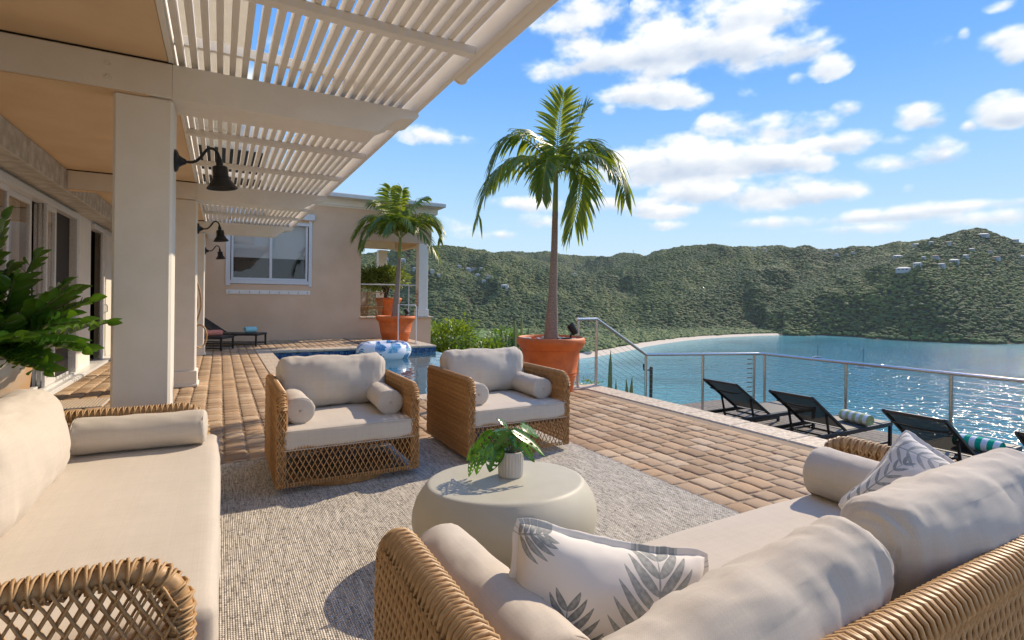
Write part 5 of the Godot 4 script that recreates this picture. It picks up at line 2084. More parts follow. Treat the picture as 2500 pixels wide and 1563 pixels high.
func build_left_planter() -> void:
	var o := thing("planter", "glossy dark leafed plant in a pale glazed planter at the left edge", "potted plant", Vector3(-1.25, 0, -4.15))
	var b := MB.new()
	b.lathe([Vector2(0.0, 0.0), Vector2(0.17, 0.0), Vector2(0.185, 0.02), Vector2(0.225, 0.5), Vector2(0.262, 0.88), Vector2(0.272, 0.95), Vector2(0.268, 0.97), Vector2(0.25, 0.97), Vector2(0.24, 0.90), Vector2(0.0, 0.89)], 40)
	var gl := StandardMaterial3D.new()
	gl.resource_name = "planter_glaze"
	gl.roughness = 0.35
	gl.albedo_texture = ntex(noise(0.012, 97, 4), lin(0.50, 0.28, 0.12), lin(0.70, 0.64, 0.54), 256, false, 4.0, 0.5)
	gl.uv1_triplanar = true
	gl.uv1_scale = Vector3.ONE * 1.0
	part("pot", b, gl, o)
	var s := MB.new()
	s.lathe([Vector2(0.242, 0.92), Vector2(0.1, 0.93), Vector2(0.0, 0.93)], 20)
	part("soil", s, M.soil, o)
	var lib := []
	for k in 3:
		var lf := MB.new()
		lf.leaf(Vector3.ZERO, Vector3(0.25, 0.1, -1).normalized(), Vector3.UP, 0.125, 0.072, 0.12 + 0.1 * k, 5, 0.28)
		lib.append(lf.mesh())
	# stems: lean in view right / up / towards, length
	var S := [[0.9, 0.75, 0.1, 0.62], [1.0, 0.42, 0.25, 0.66], [1.0, 0.12, 0.1, 0.66], [0.9, 0.0, 0.45, 0.60], [0.55, 1.0, 0.0, 0.60], [0.3, 1.1, 0.25, 0.74], [0.15, 1.1, -0.1, 0.82], [0.0, 1.0, 0.3, 0.7], [0.75, 0.5, 0.6, 0.52], [0.85, 0.3, -0.3, 0.6], [0.5, 0.75, 0.6, 0.5], [0.35, 0.5, 0.75, 0.48], [0.65, 0.15, 0.65, 0.5], [-0.3, 1.0, 0.1, 0.7], [0.7, 0.9, -0.3, 0.58], [0.45, 0.9, 0.35, 0.62], [1.0, 0.28, 0.0, 0.74], [1.0, 0.05, 0.3, 0.72], [0.95, 0.55, -0.1, 0.68], [0.9, -0.1, 0.2, 0.62], [0.2, 1.2, 0.4, 0.78], [0.4, 1.1, 0.3, 0.7], [0.5, 1.0, 0.1, 0.66], [0.6, 0.8, 0.4, 0.62], [0.8, 0.6, 0.2, 0.66], [0.95, 0.2, 0.5, 0.68], [0.7, 0.45, 0.5, 0.6], [0.35, 1.0, 0.55, 0.66]]
	var r := RandomNumberGenerator.new()
	r.seed = 21
	for q: Array in S:
		var d: Vector3 = (VIEW_R * q[0] + Vector3.UP * q[1] + VIEW_F * q[2]).normalized()
		var base := Vector3(r.randf_range(-0.08, 0.12), 0.92, r.randf_range(-0.08, 0.08))
		var pts := PackedVector3Array()
		var at := base
		var dd := (d + Vector3.UP * 0.9).normalized()
		var n := 14
		for i in n + 1:
			pts.append(at)
			at += dd * q[3] * 1.06 / n
			dd = (dd.lerp(d, 0.22) + Vector3.DOWN * 0.035).normalized()
		var st := MB.new()
		st.tube(pts, 0.006, 5)
		var stem := part("stem", st, M.stem_green, o)
		for i in range(3, n + 1):
			var tg := (pts[i] - pts[i - 1]).normalized()
			var side := tg.cross(Vector3.UP).normalized()
			if side.length() < 0.5:
				side = VIEW_R
			for sg: float in [-1.0, 1.0]:
				var ld := (tg * 0.75 + side * sg * 0.8 + Vector3.UP * r.randf_range(0.05, 0.35)).normalized()
				if i == n and sg > 0.0:
					ld = tg
				var un := (Vector3.UP + VIEW_F * r.randf_range(0.7, 2.2) + side * sg * 0.2).normalized()
				var lf := MeshInstance3D.new()
				lf.name = "leaf"
				lf.mesh = lib[r.randi() % 3]
				lf.material_override = M.house_plant_leaf
				var sc := r.randf_range(0.8, 1.15) * (0.75 + 0.35 * sin(PI * i / n))
				lf.transform = Transform3D(Basis.looking_at(ld, un).scaled(Vector3.ONE * sc), pts[i])
				stem.add_child(lf, true)


func big_pot(called: String, label: String, at: Vector3, R: float, H: float) -> Node3D:
	var o := thing(called, label, "planter", at)
	var b := MB.new()
	var k := R / 0.6
	b.lathe([Vector2(0.0, 0.0), Vector2(0.38 * k, 0.0), Vector2(0.395 * k, 0.015), Vector2(0.435 * k, 0.26 * H), Vector2(0.445 * k, 0.29 * H), Vector2(0.452 * k, 0.30 * H), Vector2(0.452 * k, 0.315 * H), Vector2(0.446 * k, 0.325 * H), Vector2(0.455 * k, 0.345 * H), Vector2(0.462 * k, 0.355 * H), Vector2(0.462 * k, 0.37 * H), Vector2(0.456 * k, 0.38 * H), Vector2(0.505 * k, 0.72 * H), Vector2(0.512 * k, 0.77 * H), Vector2(0.545 * k, 0.785 * H), Vector2(0.552 * k, 0.80 * H), Vector2(0.565 * k, 0.845 * H), Vector2(0.585 * k, 0.865 * H), Vector2(0.60 * k, 0.90 * H), Vector2(0.602 * k, 0.95 * H), Vector2(0.588 * k, 0.985 * H), Vector2(0.565 * k, H), Vector2(0.545 * k, 0.985 * H), Vector2(0.53 * k, 0.93 * H), Vector2(0.0, 0.92 * H)], 64)
	part("pot", b, M.terracotta, o)
	return o


func pot_dressing(o: Node3D, R: float, y: float, n: int, lamp: bool) -> void:
	var s := MB.new()
	s.lathe([Vector2(R, y - 0.02), Vector2(R * 0.5, y + 0.005), Vector2(0.0, y + 0.01)], 28)
	part("soil", s, M.soil, o)
	var lib := []
	for k in 3:
		var m := MB.new()
		m.cushion(Transform3D.IDENTITY, Vector3(0.042, 0.024, 0.033), 0.023, Vector3.ZERO, 0.004, Vector3(30, 30, 30), nz, 5)
		lib.append(m.mesh())
	for k in n:
		var a := rng.randf() * TAU
		var rr := R * sqrt(rng.randf_range(0.12, 0.92))
		var p := MeshInstance3D.new()
		p.name = "pebble"
		p.mesh = lib[k % 3]
		p.material_override = M.pebble
		p.transform = Transform3D(Basis.from_euler(Vector3(rng.randf_range(-0.3, 0.3), rng.randf() * TAU, rng.randf_range(-0.3, 0.3))).scaled(Vector3.ONE * rng.randf_range(0.7, 1.35)), Vector3(cos(a) * rr, y + 0.022, sin(a) * rr))
		o.add_child(p, true)


func spot_lamp(label: String, at: Vector3, turn: float, s: float) -> void:
	var o := thing("spotlight", label, "spotlight", at, turn)
	var b := MB.new()
	b.lathe([Vector2(0.0, 0.0), Vector2(0.035, 0.0), Vector2(0.042, 0.03), Vector2(0.05, 0.13), Vector2(0.046, 0.13), Vector2(0.04, 0.12), Vector2(0.0, 0.12)], 16, Transform3D(Basis(Vector3.BACK, 0.55).scaled(Vector3.ONE * s), Vector3(0.06, 0.07, 0) * s))
	part("head", b, M.black_metal, o)
	var st := MB.new()
	st.tube(PackedVector3Array([Vector3(0, -0.03, 0) * s, Vector3(0, 0.05, 0) * s, Vector3(0.05, 0.10, 0) * s]), 0.012 * s, 6)
	st.box(Vector3(-0.09, 0.0, 0) * s, Vector3(0.16, 0.05, 0.09) * s, 0.01)
	part("bracket", st, M.black_metal, o)


# one palm frond as a part: quadratic path a-m-e, blades on both sides
func frond(o: Node3D, a: Vector3, m: Vector3, e: Vector3, n: int, bl: float, bw: float, hang: float, sd: int) -> void:
	var r := RandomNumberGenerator.new()
	r.seed = sd
	var c := m * 2.0 - (a + e) * 0.5
	var rib := MB.new()
	var pts := PackedVector3Array()
	var rad := PackedFloat32Array()
	for i in 17:
		var f := i / 16.0
		pts.append(a * (1 - f) * (1 - f) + c * 2.0 * f * (1 - f) + e * f * f)
		rad.append(lerpf(0.013, 0.003, f) * bl / 0.5)
	rib.tube(pts, 0.01, 6, true, false, rad)
	var fr := part("frond", rib, M.palm_rib, o)
	var b := MB.new()
	var twist := r.randf_range(-0.25, 0.25)
	for i in n:
		var f := 0.10 + 0.90 * (i + 0.5) / n
		var at := a * (1 - f) * (1 - f) + c * 2.0 * f * (1 - f) + e * f * f
		var tg := ((c - a) * 2.0 * (1 - f) + (e - c) * 2.0 * f).normalized()
		var side := tg.cross(Vector3.UP)
		if side.length() < 0.25:
			side = VIEW_R.cross(tg).cross(tg) * -1.0 if false else VIEW_R
		side = side.normalized()
		var up := side.cross(tg).normalized()
		for sg: float in [-1.0, 1.0]:
			var ln := bl * (0.45 + 0.62 * sin(PI * pow(f, 0.85) * 0.86)) * r.randf_range(0.85, 1.12)
			if f > 0.9:
				ln *= 0.75
			var d := (tg * (0.50 + 0.75 * f * f) + side * sg * (0.95 - 0.3 * f) + up * (0.30 + twist * sg) + Vector3(r.randf_range(-0.12, 0.12), r.randf_range(-0.12, 0.12), r.randf_range(-0.12, 0.12))).normalized()
			b.leaf(at, d, (up + side * sg * 0.25).normalized(), ln, bw * r.randf_range(0.8, 1.15), hang * r.randf_range(0.75, 1.3), 4, 0.30, 0.42)
	part("leaflets", b, M.palm_leaf, fr)


func palm(label: String, base: Vector3, trunk: Array, shaft: Array, crown: Vector3, F: Array, n: int, bl: float, bw: float, hang: float, spear: float) -> void:
	var o := thing("palm_tree", label, "palm tree", base)
	var b := MB.new()
	var pts := PackedVector3Array()
	var rad := PackedFloat32Array()
	var cv := Curve3D.new()
	for q: Array in trunk:
		cv.add_point(q[0])
	var N := 70
	for i in N + 1:
		var f := float(i) / N * (trunk.size() - 1)
		var k := mini(int(f), trunk.size() - 2)
		var u := f - k
		var q: Vector3 = (trunk[k][0] as Vector3).lerp(trunk[k + 1][0], u)
		pts.append(q)
		var us := u * u * (3.0 - 2.0 * u)
		rad.append(lerpf(trunk[k][1], trunk[k + 1][1], us) * (1.0 + (0.035 if i % 2 == 0 else -0.012) + 0.012 * nz.get_noise_1d(i * 3.1)))
	b.tube(pts, 0.1, 20, false, false, rad)
	part("trunk", b, M.palm_bark, o)
	var sh := MB.new()
	var sp := PackedVector3Array()
	var sr := PackedFloat32Array()
	for q: Array in shaft:
		sp.append(q[0])
		sr.append(q[1])
	sh.tube(sp, 0.05, 16, true, false, sr)
	part("crownshaft", sh, M.palm_shaft, o)
	for k in F.size():
		var q: Array = F[k]
		var m: Vector3 = crown + VIEW_R * q[0] + Vector3.UP * q[1] + VIEW_F * q[2]
		var e: Vector3 = crown + VIEW_R * q[3] + Vector3.UP * q[4] + VIEW_F * q[5]
		var a := crown + Vector3(0, -0.10 * bl, 0) + VIEW_R * clampf(q[0], -0.05, 0.05) * bl
		frond(o, a, m, e, n, bl * (q[6] if q.size() > 6 else 1.0), bw, hang * (q[7] if q.size() > 7 else 1.0), 300 + k)
	var s := MB.new()
	s.tube(PackedVector3Array([crown, crown + VIEW_R * 0.04 + Vector3.UP * spear * 0.5, crown + VIEW_R * 0.10 + Vector3.UP * spear]), 0.012, 6, true, false, PackedFloat32Array([0.016, 0.010, 0.003]))
	part("spear_leaf", s, M.palm_rib, o)


func build_palms() -> void:
	var p1 := Vector3(4.27, 0, -6.45)
	var pot := big_pot("palm_pot", "big bright orange terracotta pot at the patio edge by the steel railing", p1, 0.505, 0.79)
	pot_dressing(pot, 0.44, 0.715, 46, true)
	spot_lamp("black garden spotlight in the big pot at the patio edge", p1 + Vector3(0.24, 0.75, 0.16), -0.5, 1.25)
	var s := 0.0028
	var F := [
		[0.02, 0.52, 0.02, 0.10, 1.12, 0.0, 0.62, 0.45], [0.20, 0.42, -0.10, 0.46, 0.95, -0.05, 0.62, 0.5],
		[-0.62, 0.46, 0.05, -1.00, -0.20, 0.10, 0.85, 1.2], [-0.70, 0.02, 0.30, -1.12, -0.78, 0.40, 1.0, 1.3], [0.70, 0.26, 0.10, 1.0, -0.48, 0.15, 0.85, 1.3],
		[0.30, -0.22, 0.34, 0.16, -1.05, 0.46, 0.85, 0.9], [-0.16, 0.02, 0.42, -0.24, -0.55, 0.62, 0.62, 0.8], [-0.50, 0.28, -0.40, -1.0, -0.10, -0.70, 0.85, 1.2],
		[0.38, 0.30, -0.55, 0.66, -0.20, -0.95, 0.85, 1.2], [-0.08, 0.35, -0.60, -0.25, -0.05, -1.05, 0.75, 1.0], [0.45, 0.10, 0.42, 0.74, -0.30, 0.70, 0.62, 1.0], [-0.28, 0.50, -0.15, -0.62, 0.55, -0.30, 0.6, 0.8], [0.42, 0.42, -0.1, 0.80, 0.20, -0.15, 0.7, 1.1]]
	palm("tall palm in the big orange pot, rising against the hills and sky", p1, [[Vector3(0, 0.68, 0), 0.118], [Vector3(0.01, 0.95, 0), 0.092], [Vector3(0.03, 1.55, 0), 0.060], [Vector3(0.045, 2.2, 0), 0.048], [Vector3(0.05, 2.64, 0), 0.043]], [[Vector3(0.05, 2.62, 0), 0.042], [Vector3(0.05, 2.75, 0), 0.043], [Vector3(0.055, 3.0, 0), 0.036], [Vector3(0.06, 3.25, 0), 0.030]], Vector3(0.06, 3.28, 0), F, 36, 0.60, 0.042, 1.15, 0.3)
	var p2 := Vector3(4.73, 0, -15.8)
	var pot2 := big_pot("palm_pot", "terracotta pot on the far pool terrace before the porch", p2, 0.60, 0.77)
	pot_dressing(pot2, 0.52, 0.70, 20, true)
	spot_lamp("black garden spotlight in the far terrace pot", p2 + Vector3(0.2, 0.74, 0.35), -0.5, 1.3)
	var F2 := [
		[-0.28, 0.85, 0.05, -0.30, 1.45, 0.05, 0.75], [0.30, 0.75, 0.0, 0.75, 1.18, -0.05, 0.8], [-0.55, 0.85, -0.2, -0.95, 1.02, -0.2, 0.75],
		[-0.75, 0.55, 0.15, -1.40, -0.10, 0.2, 0.9], [-0.55, 0.18, 0.45, -1.02, -0.48, 0.6, 0.9], [0.70, 0.62, 0.1, 1.32, 0.18, 0.15, 0.9],
		[0.60, 0.18, 0.40, 1.22, -0.70, 0.5, 0.9], [-0.10, 0.35, 0.60, -0.25, 0.0, 1.05, 0.8], [0.25, 0.45, 0.55, 0.55, 0.15, 0.95, 0.8],
		[0.10, 0.65, -0.6, 0.2, 0.4, -1.2, 0.8], [0.65, 0.6, -0.5, 1.05, 0.45, -0.8, 0.8], [-0.5, 0.65, -0.5, -0.9, 0.35, -0.9, 0.8], [-0.35, 0.5, 0.4, -0.75, 0.1, 0.75, 0.8], [0.05, 0.8, 0.2, 0.12, 1.35, 0.3, 0.7], [0.85, 0.42, 0.1, 1.25, -0.15, 0.1, 0.85], [-0.85, 0.35, -0.1, -1.25, -0.30, -0.1, 0.85]]
	palm("smaller palm in the terracotta pot on the far pool terrace", p2, [[Vector3(-0.02, 0.66, 0), 0.13], [Vector3(0.0, 0.95, 0), 0.105], [Vector3(0.05, 1.7, 0), 0.075], [Vector3(0.09, 2.55, 0), 0.060]], [[Vector3(0.09, 2.52, 0), 0.058], [Vector3(0.10, 2.8, 0), 0.052], [Vector3(0.12, 3.2, 0), 0.038]], Vector3(0.12, 3.25, 0), F2, 42, 0.66, 0.050, 1.1, 1.6)


# ---------------------------------------------------------------- small things

func build_small_things() -> void:
	# inflatable ring on the pool
	var o := thing("pool_ring", "inflatable swim ring with blue palm leaf print floating in the pool", "swim ring", Vector3(3.63, -0.01, -13.1))
	o.rotation.z = 0.02
	var b := MB.new()
	var R := 0.46
	var r := 0.225
	var nu := 56
	var nv := 24
	for i in nu + 1:
		for j in nv + 1:
			var a := TAU * i / nu
			var g := TAU * j / nv
			var rr := r * (1.0 + 0.02 * sin(a * 14.0) * maxf(0.0, cos(g + PI)))
			var d := Vector3(cos(a) * cos(g), sin(g), sin(a) * cos(g))
			b.p(Vector3(cos(a) * R, 0, sin(a) * R) + d * rr, d, Vector2(float(i) / nu * 2.0, float(j) / nv))
	for i in nu:
		for j in nv:
			var k := i * (nv + 1) + j
			b.quad(k, k + nv + 1, k + nv + 2, k + 1)
	part("tube", b, M.float_vinyl, o)
	var vv := MB.new()
	vv.lathe([Vector2(0.0, 0.0), Vector2(0.012, 0.0), Vector2(0.01, 0.02), Vector2(0.0, 0.022)], 10, Transform3D(Basis.IDENTITY, Vector3(0.2, r, 0.42)))
	part("valve", vv, M.float_vinyl, o)
	# white grab rail by the far pot
	var g := thing("grab_rail", "white metal grab rail on the pool terrace beside the far pot", "handrail", Vector3(5.08, 0, -14.9))
	var gm := MB.new()
	gm.tube(PackedVector3Array([Vector3(0, 0, 0), Vector3(0, 1.06, 0), Vector3(-0.02, 1.10, 0), Vector3(-0.06, 1.115, 0), Vector3(-0.45, 1.125, -0.3), Vector3(-0.45, 0.02, -0.3)]), 0.02, 8)
	part("rail", gm, M.white_frame, g)
	var fl := MB.new()
	fl.lathe([Vector2(0.0, 0.0), Vector2(0.05, 0.0), Vector2(0.05, 0.01), Vector2(0.02, 0.014)], 14, Transform3D(Basis.IDENTITY, Vector3(0, 0.001, 0)))
	part("flange", fl, M.white_frame, g)
	# straw mat by the house door
	var m := thing("door_mat", "pale straw mat on the pavers behind the left sofa", "mat", Vector3(-1.52, 0, -8.1))
	part("weave", MB_box(Vector3(0, 0.008, 0), Vector3(0.62, 0.012, 0.62), 0.003), M.curtain, m)
	for k in 18:
		part("straw_rib", MB_box(Vector3(-0.29 + k * 0.034, 0.016, 0), Vector3(0.012, 0.006, 0.6), 0.002), M.rattan_pale, m)
	# hanging rattan chair, its edge seen beyond the second column
	var hc := thing("hanging_chair", "rattan hanging chair, only its rim visible past the second column", "chair", Vector3(-0.80, 0.0, -10.9))
	for k in 2:
		var ring := PackedVector3Array()
		for i in 40:
			var a := TAU * i / 40
			ring.append(Vector3((0.46 + 0.05 * k) * cos(a) * (1.0 + 0.25 * minf(0.0, sin(a))), 1.15 + 0.85 * sin(a), (0.20 if k == 0 else 0.06) + 0.1 * sin(a)))
		var rb := MB.new()
		rb.tube(ring, 0.016, 6, false, true)
		part("hoop", rb, M.rattan_pale, hc)
	var sb := MB.new()
	for k in 11:
		var x := -0.40 + k * 0.08
		var bow := PackedVector3Array()
		for i in 9:
			var f := i / 8.0
			bow.append(Vector3(x, 1.15 + 0.85 * sin(lerpf(-1.3, 1.3, f)) * sqrt(1.0 - x * x * 3.5), 0.15 - 0.45 * cos(lerpf(-1.3, 1.3, f))))
		sb.tube(bow, 0.007, 4)
	part("basket_ribs", sb, M.rattan_pale, hc)
	var kn := MB.new()
	var lp := PackedVector3Array()
	for i in 26:
		var a := TAU * i / 25
		lp.append(Vector3(0.50 + 0.10 * sin(a), 0.62 + 0.20 * cos(a), 0.22 + 0.05 * sin(2 * a)))
	kn.tube(lp, 0.014, 6)
	part("seat_loop", kn, M.rattan_pale, hc)
	var rp := MB.new()
	rp.tube(PackedVector3Array([Vector3(0, 2.0, 0.16), Vector3(0, 2.99, 0.1)]), 0.012, 6)
	part("rope", rp, M.rattan_pale, hc)
	build_porch()


func build_porch() -> void:
	var Z := -17.28
	var r := thing("porch_railing", "white metal railing across the porch opening beside the far palm", "railing", Vector3(5.0, 0.69, Z - 0.12))
	for q: Array in [[Vector3(-1.0, 1.07, 0), Vector3(0.95, 1.07, 0), 0.022], [Vector3(-1.0, 0.97, -1.6), Vector3(0.5, 0.97, -1.6), 0.018]]:
		var b := MB.new()
		b.tube(PackedVector3Array([q[0], q[1]]), q[2], 8)
		part("top_rail", b, M.white_frame, r)
	for q: Vector3 in [Vector3(0.66, 0, 0), Vector3(-0.8, 0, -1.6), Vector3(-0.45, 0, -1.6)]:
		var b := MB.new()
		b.tube(PackedVector3Array([q + Vector3(0, -0.0, 0), q + Vector3(0, 1.07 if q.z == 0.0 else 0.97, 0)]), 0.02, 8)
		part("post", b, M.white_frame, r)
	for k in 2:
		var c := wicker_side_chair("wicker porch chair with white cushion at the opening's left edge" if k == 0 else "wicker porch chair standing beside the potted shrub", Vector3(4.16 + k * 0.50, 0.60, Z - 1.05 - 0.1 * k), 0.5 - k * 0.3, k == 0)
	var p := big_pot("shrub_pot", "small terracotta pot of the leafy porch shrub", Vector3(5.28, 0.60, Z - 1.3), 0.48, 0.72)
	var s := MB.new()
	s.lathe([Vector2(0.42, 0.66), Vector2(0.0, 0.68)], 20)
	part("soil", s, M.soil, p)
	bush("potted_shrub", "variegated leafy shrub growing from the porch pot", "shrub", Vector3(5.22, 1.98, Z - 1.3), Vector3(1.12, 0.70, 0.85), 2000, 0.16, 0.085, M.variegated_leaf, 71, 0.75)
	bush("garden_tree", "yellow green tree behind the porch, left of its back column", "tree", Vector3(4.75, -2.0, -23.0), Vector3(1.7, 2.3, 1.6), 2600, 0.16, 0.08, M.bush_leaf, 72, 2.6)


func wicker_side_chair(label: String, at: Vector3, turn: float, cushioned: bool) -> Node3D:
	var o := thing("porch_chair", label, "chair", at, turn)
	var b := MB.new()
	for k in 13:
		var x := -0.27 + k * 0.045
		b.tube(PackedVector3Array([Vector3(x * 0.75, 0.02, 0.22), Vector3(x, 0.40, 0.26), Vector3(x * 1.08, 0.90, 0.34)]), 0.008, 5)
	for y: float in [0.03, 0.40, 0.9]:
		b.tube(PackedVector3Array([Vector3(-0.30, y, 0.24 + y * 0.11), Vector3(0.30, y, 0.24 + y * 0.11)]), 0.018, 6)
	part("back", b, M.rattan_pale, o)
	var s := MB.new()
	for sx: float in [-1.0, 1.0]:
		for k in 9:
			s.tube(PackedVector3Array([Vector3(sx * 0.27, 0.02, -0.28 + k * 0.06), Vector3(sx * 0.30, 0.62, -0.28 + k * 0.062)]), 0.010, 5)
		s.tube(PackedVector3Array([Vector3(sx * 0.30, 0.62, -0.32), Vector3(sx * 0.30, 0.64, 0.3)]), 0.02, 6)
	part("arms", s, M.rattan_pale, o)
	part("seat", MB_box(Vector3(0, 0.36, -0.02), Vector3(0.54, 0.08, 0.5), 0.02), M.rattan, o)
	if cushioned:
		var m := MB.new()
		m.cushion(Transform3D(Basis(Vector3.RIGHT, 0.12), Vector3(0, 0.68, 0.20)), Vector3(0.24, 0.24, 0.06), 0.05, Vector3(0, 0, 0.05), 0.01, Vector3(6, 6, 6), nz, 8)
		part("cushion", m, M.linen, o)
	return o


# ---------------------------------------------------------------- vegetation

# crown of leaves on noisy lobes around c, on short stems from below
func bush(called: String, label: String, cat: String, c: Vector3, rad: Vector3, n: int, ll: float, lw: float, m: Material, sd: int, stem: float, group := "") -> Node3D:
	var o := thing(called, label, cat, c - Vector3(0, stem, 0), 0.0, group)
	var r := RandomNumberGenerator.new()
	r.seed = sd
	var f := noise(0.9, sd, 3)
	var b := MB.new()
	var lobes := []
	for k in 11:
		var d := Vector3(r.randf_range(-1, 1), r.randf_range(-0.7, 1), r.randf_range(-1, 1)).normalized()
		lobes.append([d * r.randf_range(0.35, 0.68), r.randf_range(0.30, 0.52)])
	for k in n:
		var lb: Array = lobes[r.randi() % lobes.size()]
		var d := Vector3(r.randf_range(-1, 1), r.randf_range(-0.8, 1), r.randf_range(-1, 1)).normalized()
		var q: Vector3 = lb[0] + d * lb[1] * pow(r.randf(), 0.35) * (1.0 + 0.5 * f.get_noise_3dv(d * 2.0 + lb[0] * 3.0))
		var at := Vector3(0, stem, 0) + q * rad
		var out := (q * 0.7 + d * 0.6 + Vector3(r.randf_range(-0.5, 0.5), r.randf_range(-0.35, 0.5), r.randf_range(-0.5, 0.5))).normalized()
		var up := (Vector3.UP + Vector3(r.randf_range(-0.6, 0.6), 0, r.randf_range(-0.6, 0.6))).normalized()
		b.leaf(at, out, up, ll * r.randf_range(0.7, 1.25), lw * r.randf_range(0.75, 1.2), 0.3, 2, 0.3, 0.5)
	part("foliage", b, m, o)
	var t := MB.new()
	for k in 7:
		var lb: Array = lobes[k]
		var e: Vector3 = Vector3(0, stem, 0) + lb[0] * rad
		t.tube(PackedVector3Array([Vector3(r.randf_range(-0.1, 0.1), 0, r.randf_range(-0.1, 0.1)), (e + Vector3(0, stem * 0.6, 0)) * Vector3(0.4, 0.6, 0.4), e]), 0.03, 5, false, false, PackedFloat32Array([0.04, 0.028, 0.012]))
	part("stems", t, M.bark, o)
	return o


func cactus(label: String, at: Vector3, h: float, r: float, lean: float, group: String, sd: int) -> void:
	var o := thing("column_cactus", label, "cactus", at, rng.randf() * TAU, group)
	var b := MB.new()
	var P := PackedVector3Array()
	var nu := 14
	var nv := 14
	for i in nu:
		for j in nv:
			var f := float(j) / (nv - 1)
			var a := TAU * i / nu
			var rr := r * (1.0 if i % 2 == 0 else 0.78) * (0.85 + 0.15 * sin(PI * f)) * sqrt(maxf(0.0004, 1.0 - pow(f, 14.0))) * (1.0 + 0.05 * nz.get_noise_2d(f * 20.0, sd))
			P.append(Vector3(cos(a) * rr + lean * f * f * h, f * h, sin(a) * rr))
	b.surf(P, nu, nv, true, false, 1.0)
	if b.n[3].dot(Vector3(b.v[3].x, 0, b.v[3].z)) < 0.0:
		for k in b.n.size():
			b.n[k] = -b.n[k]
		for k in range(0, b.ix.size(), 3):
			var x := b.ix[k + 1]
			b.ix[k + 1] = b.ix[k + 2]
			b.ix[k + 2] = x
	part("stem", b, M.cactus_skin, o)
	if sd % 3 == 0:
		var arm := MB.new()
		arm.tube(PackedVector3Array([Vector3(0, h * 0.55, 0), Vector3(r * 2.0, h * 0.57, 0), Vector3(r * 2.6, h * 0.63, 0), Vector3(r * 2.7, h * 0.8, 0)]), r * 0.7, 8)
		part("arm", arm, M.cactus_skin, o)


func dir_at(u: float, depth: float) -> Vector3:
	# a place on the slope, given as bearing from the patio's corner and distance
	var a := deg_to_rad(u)
	return Vector3(sin(a) * depth, 0, -cos(a) * depth)


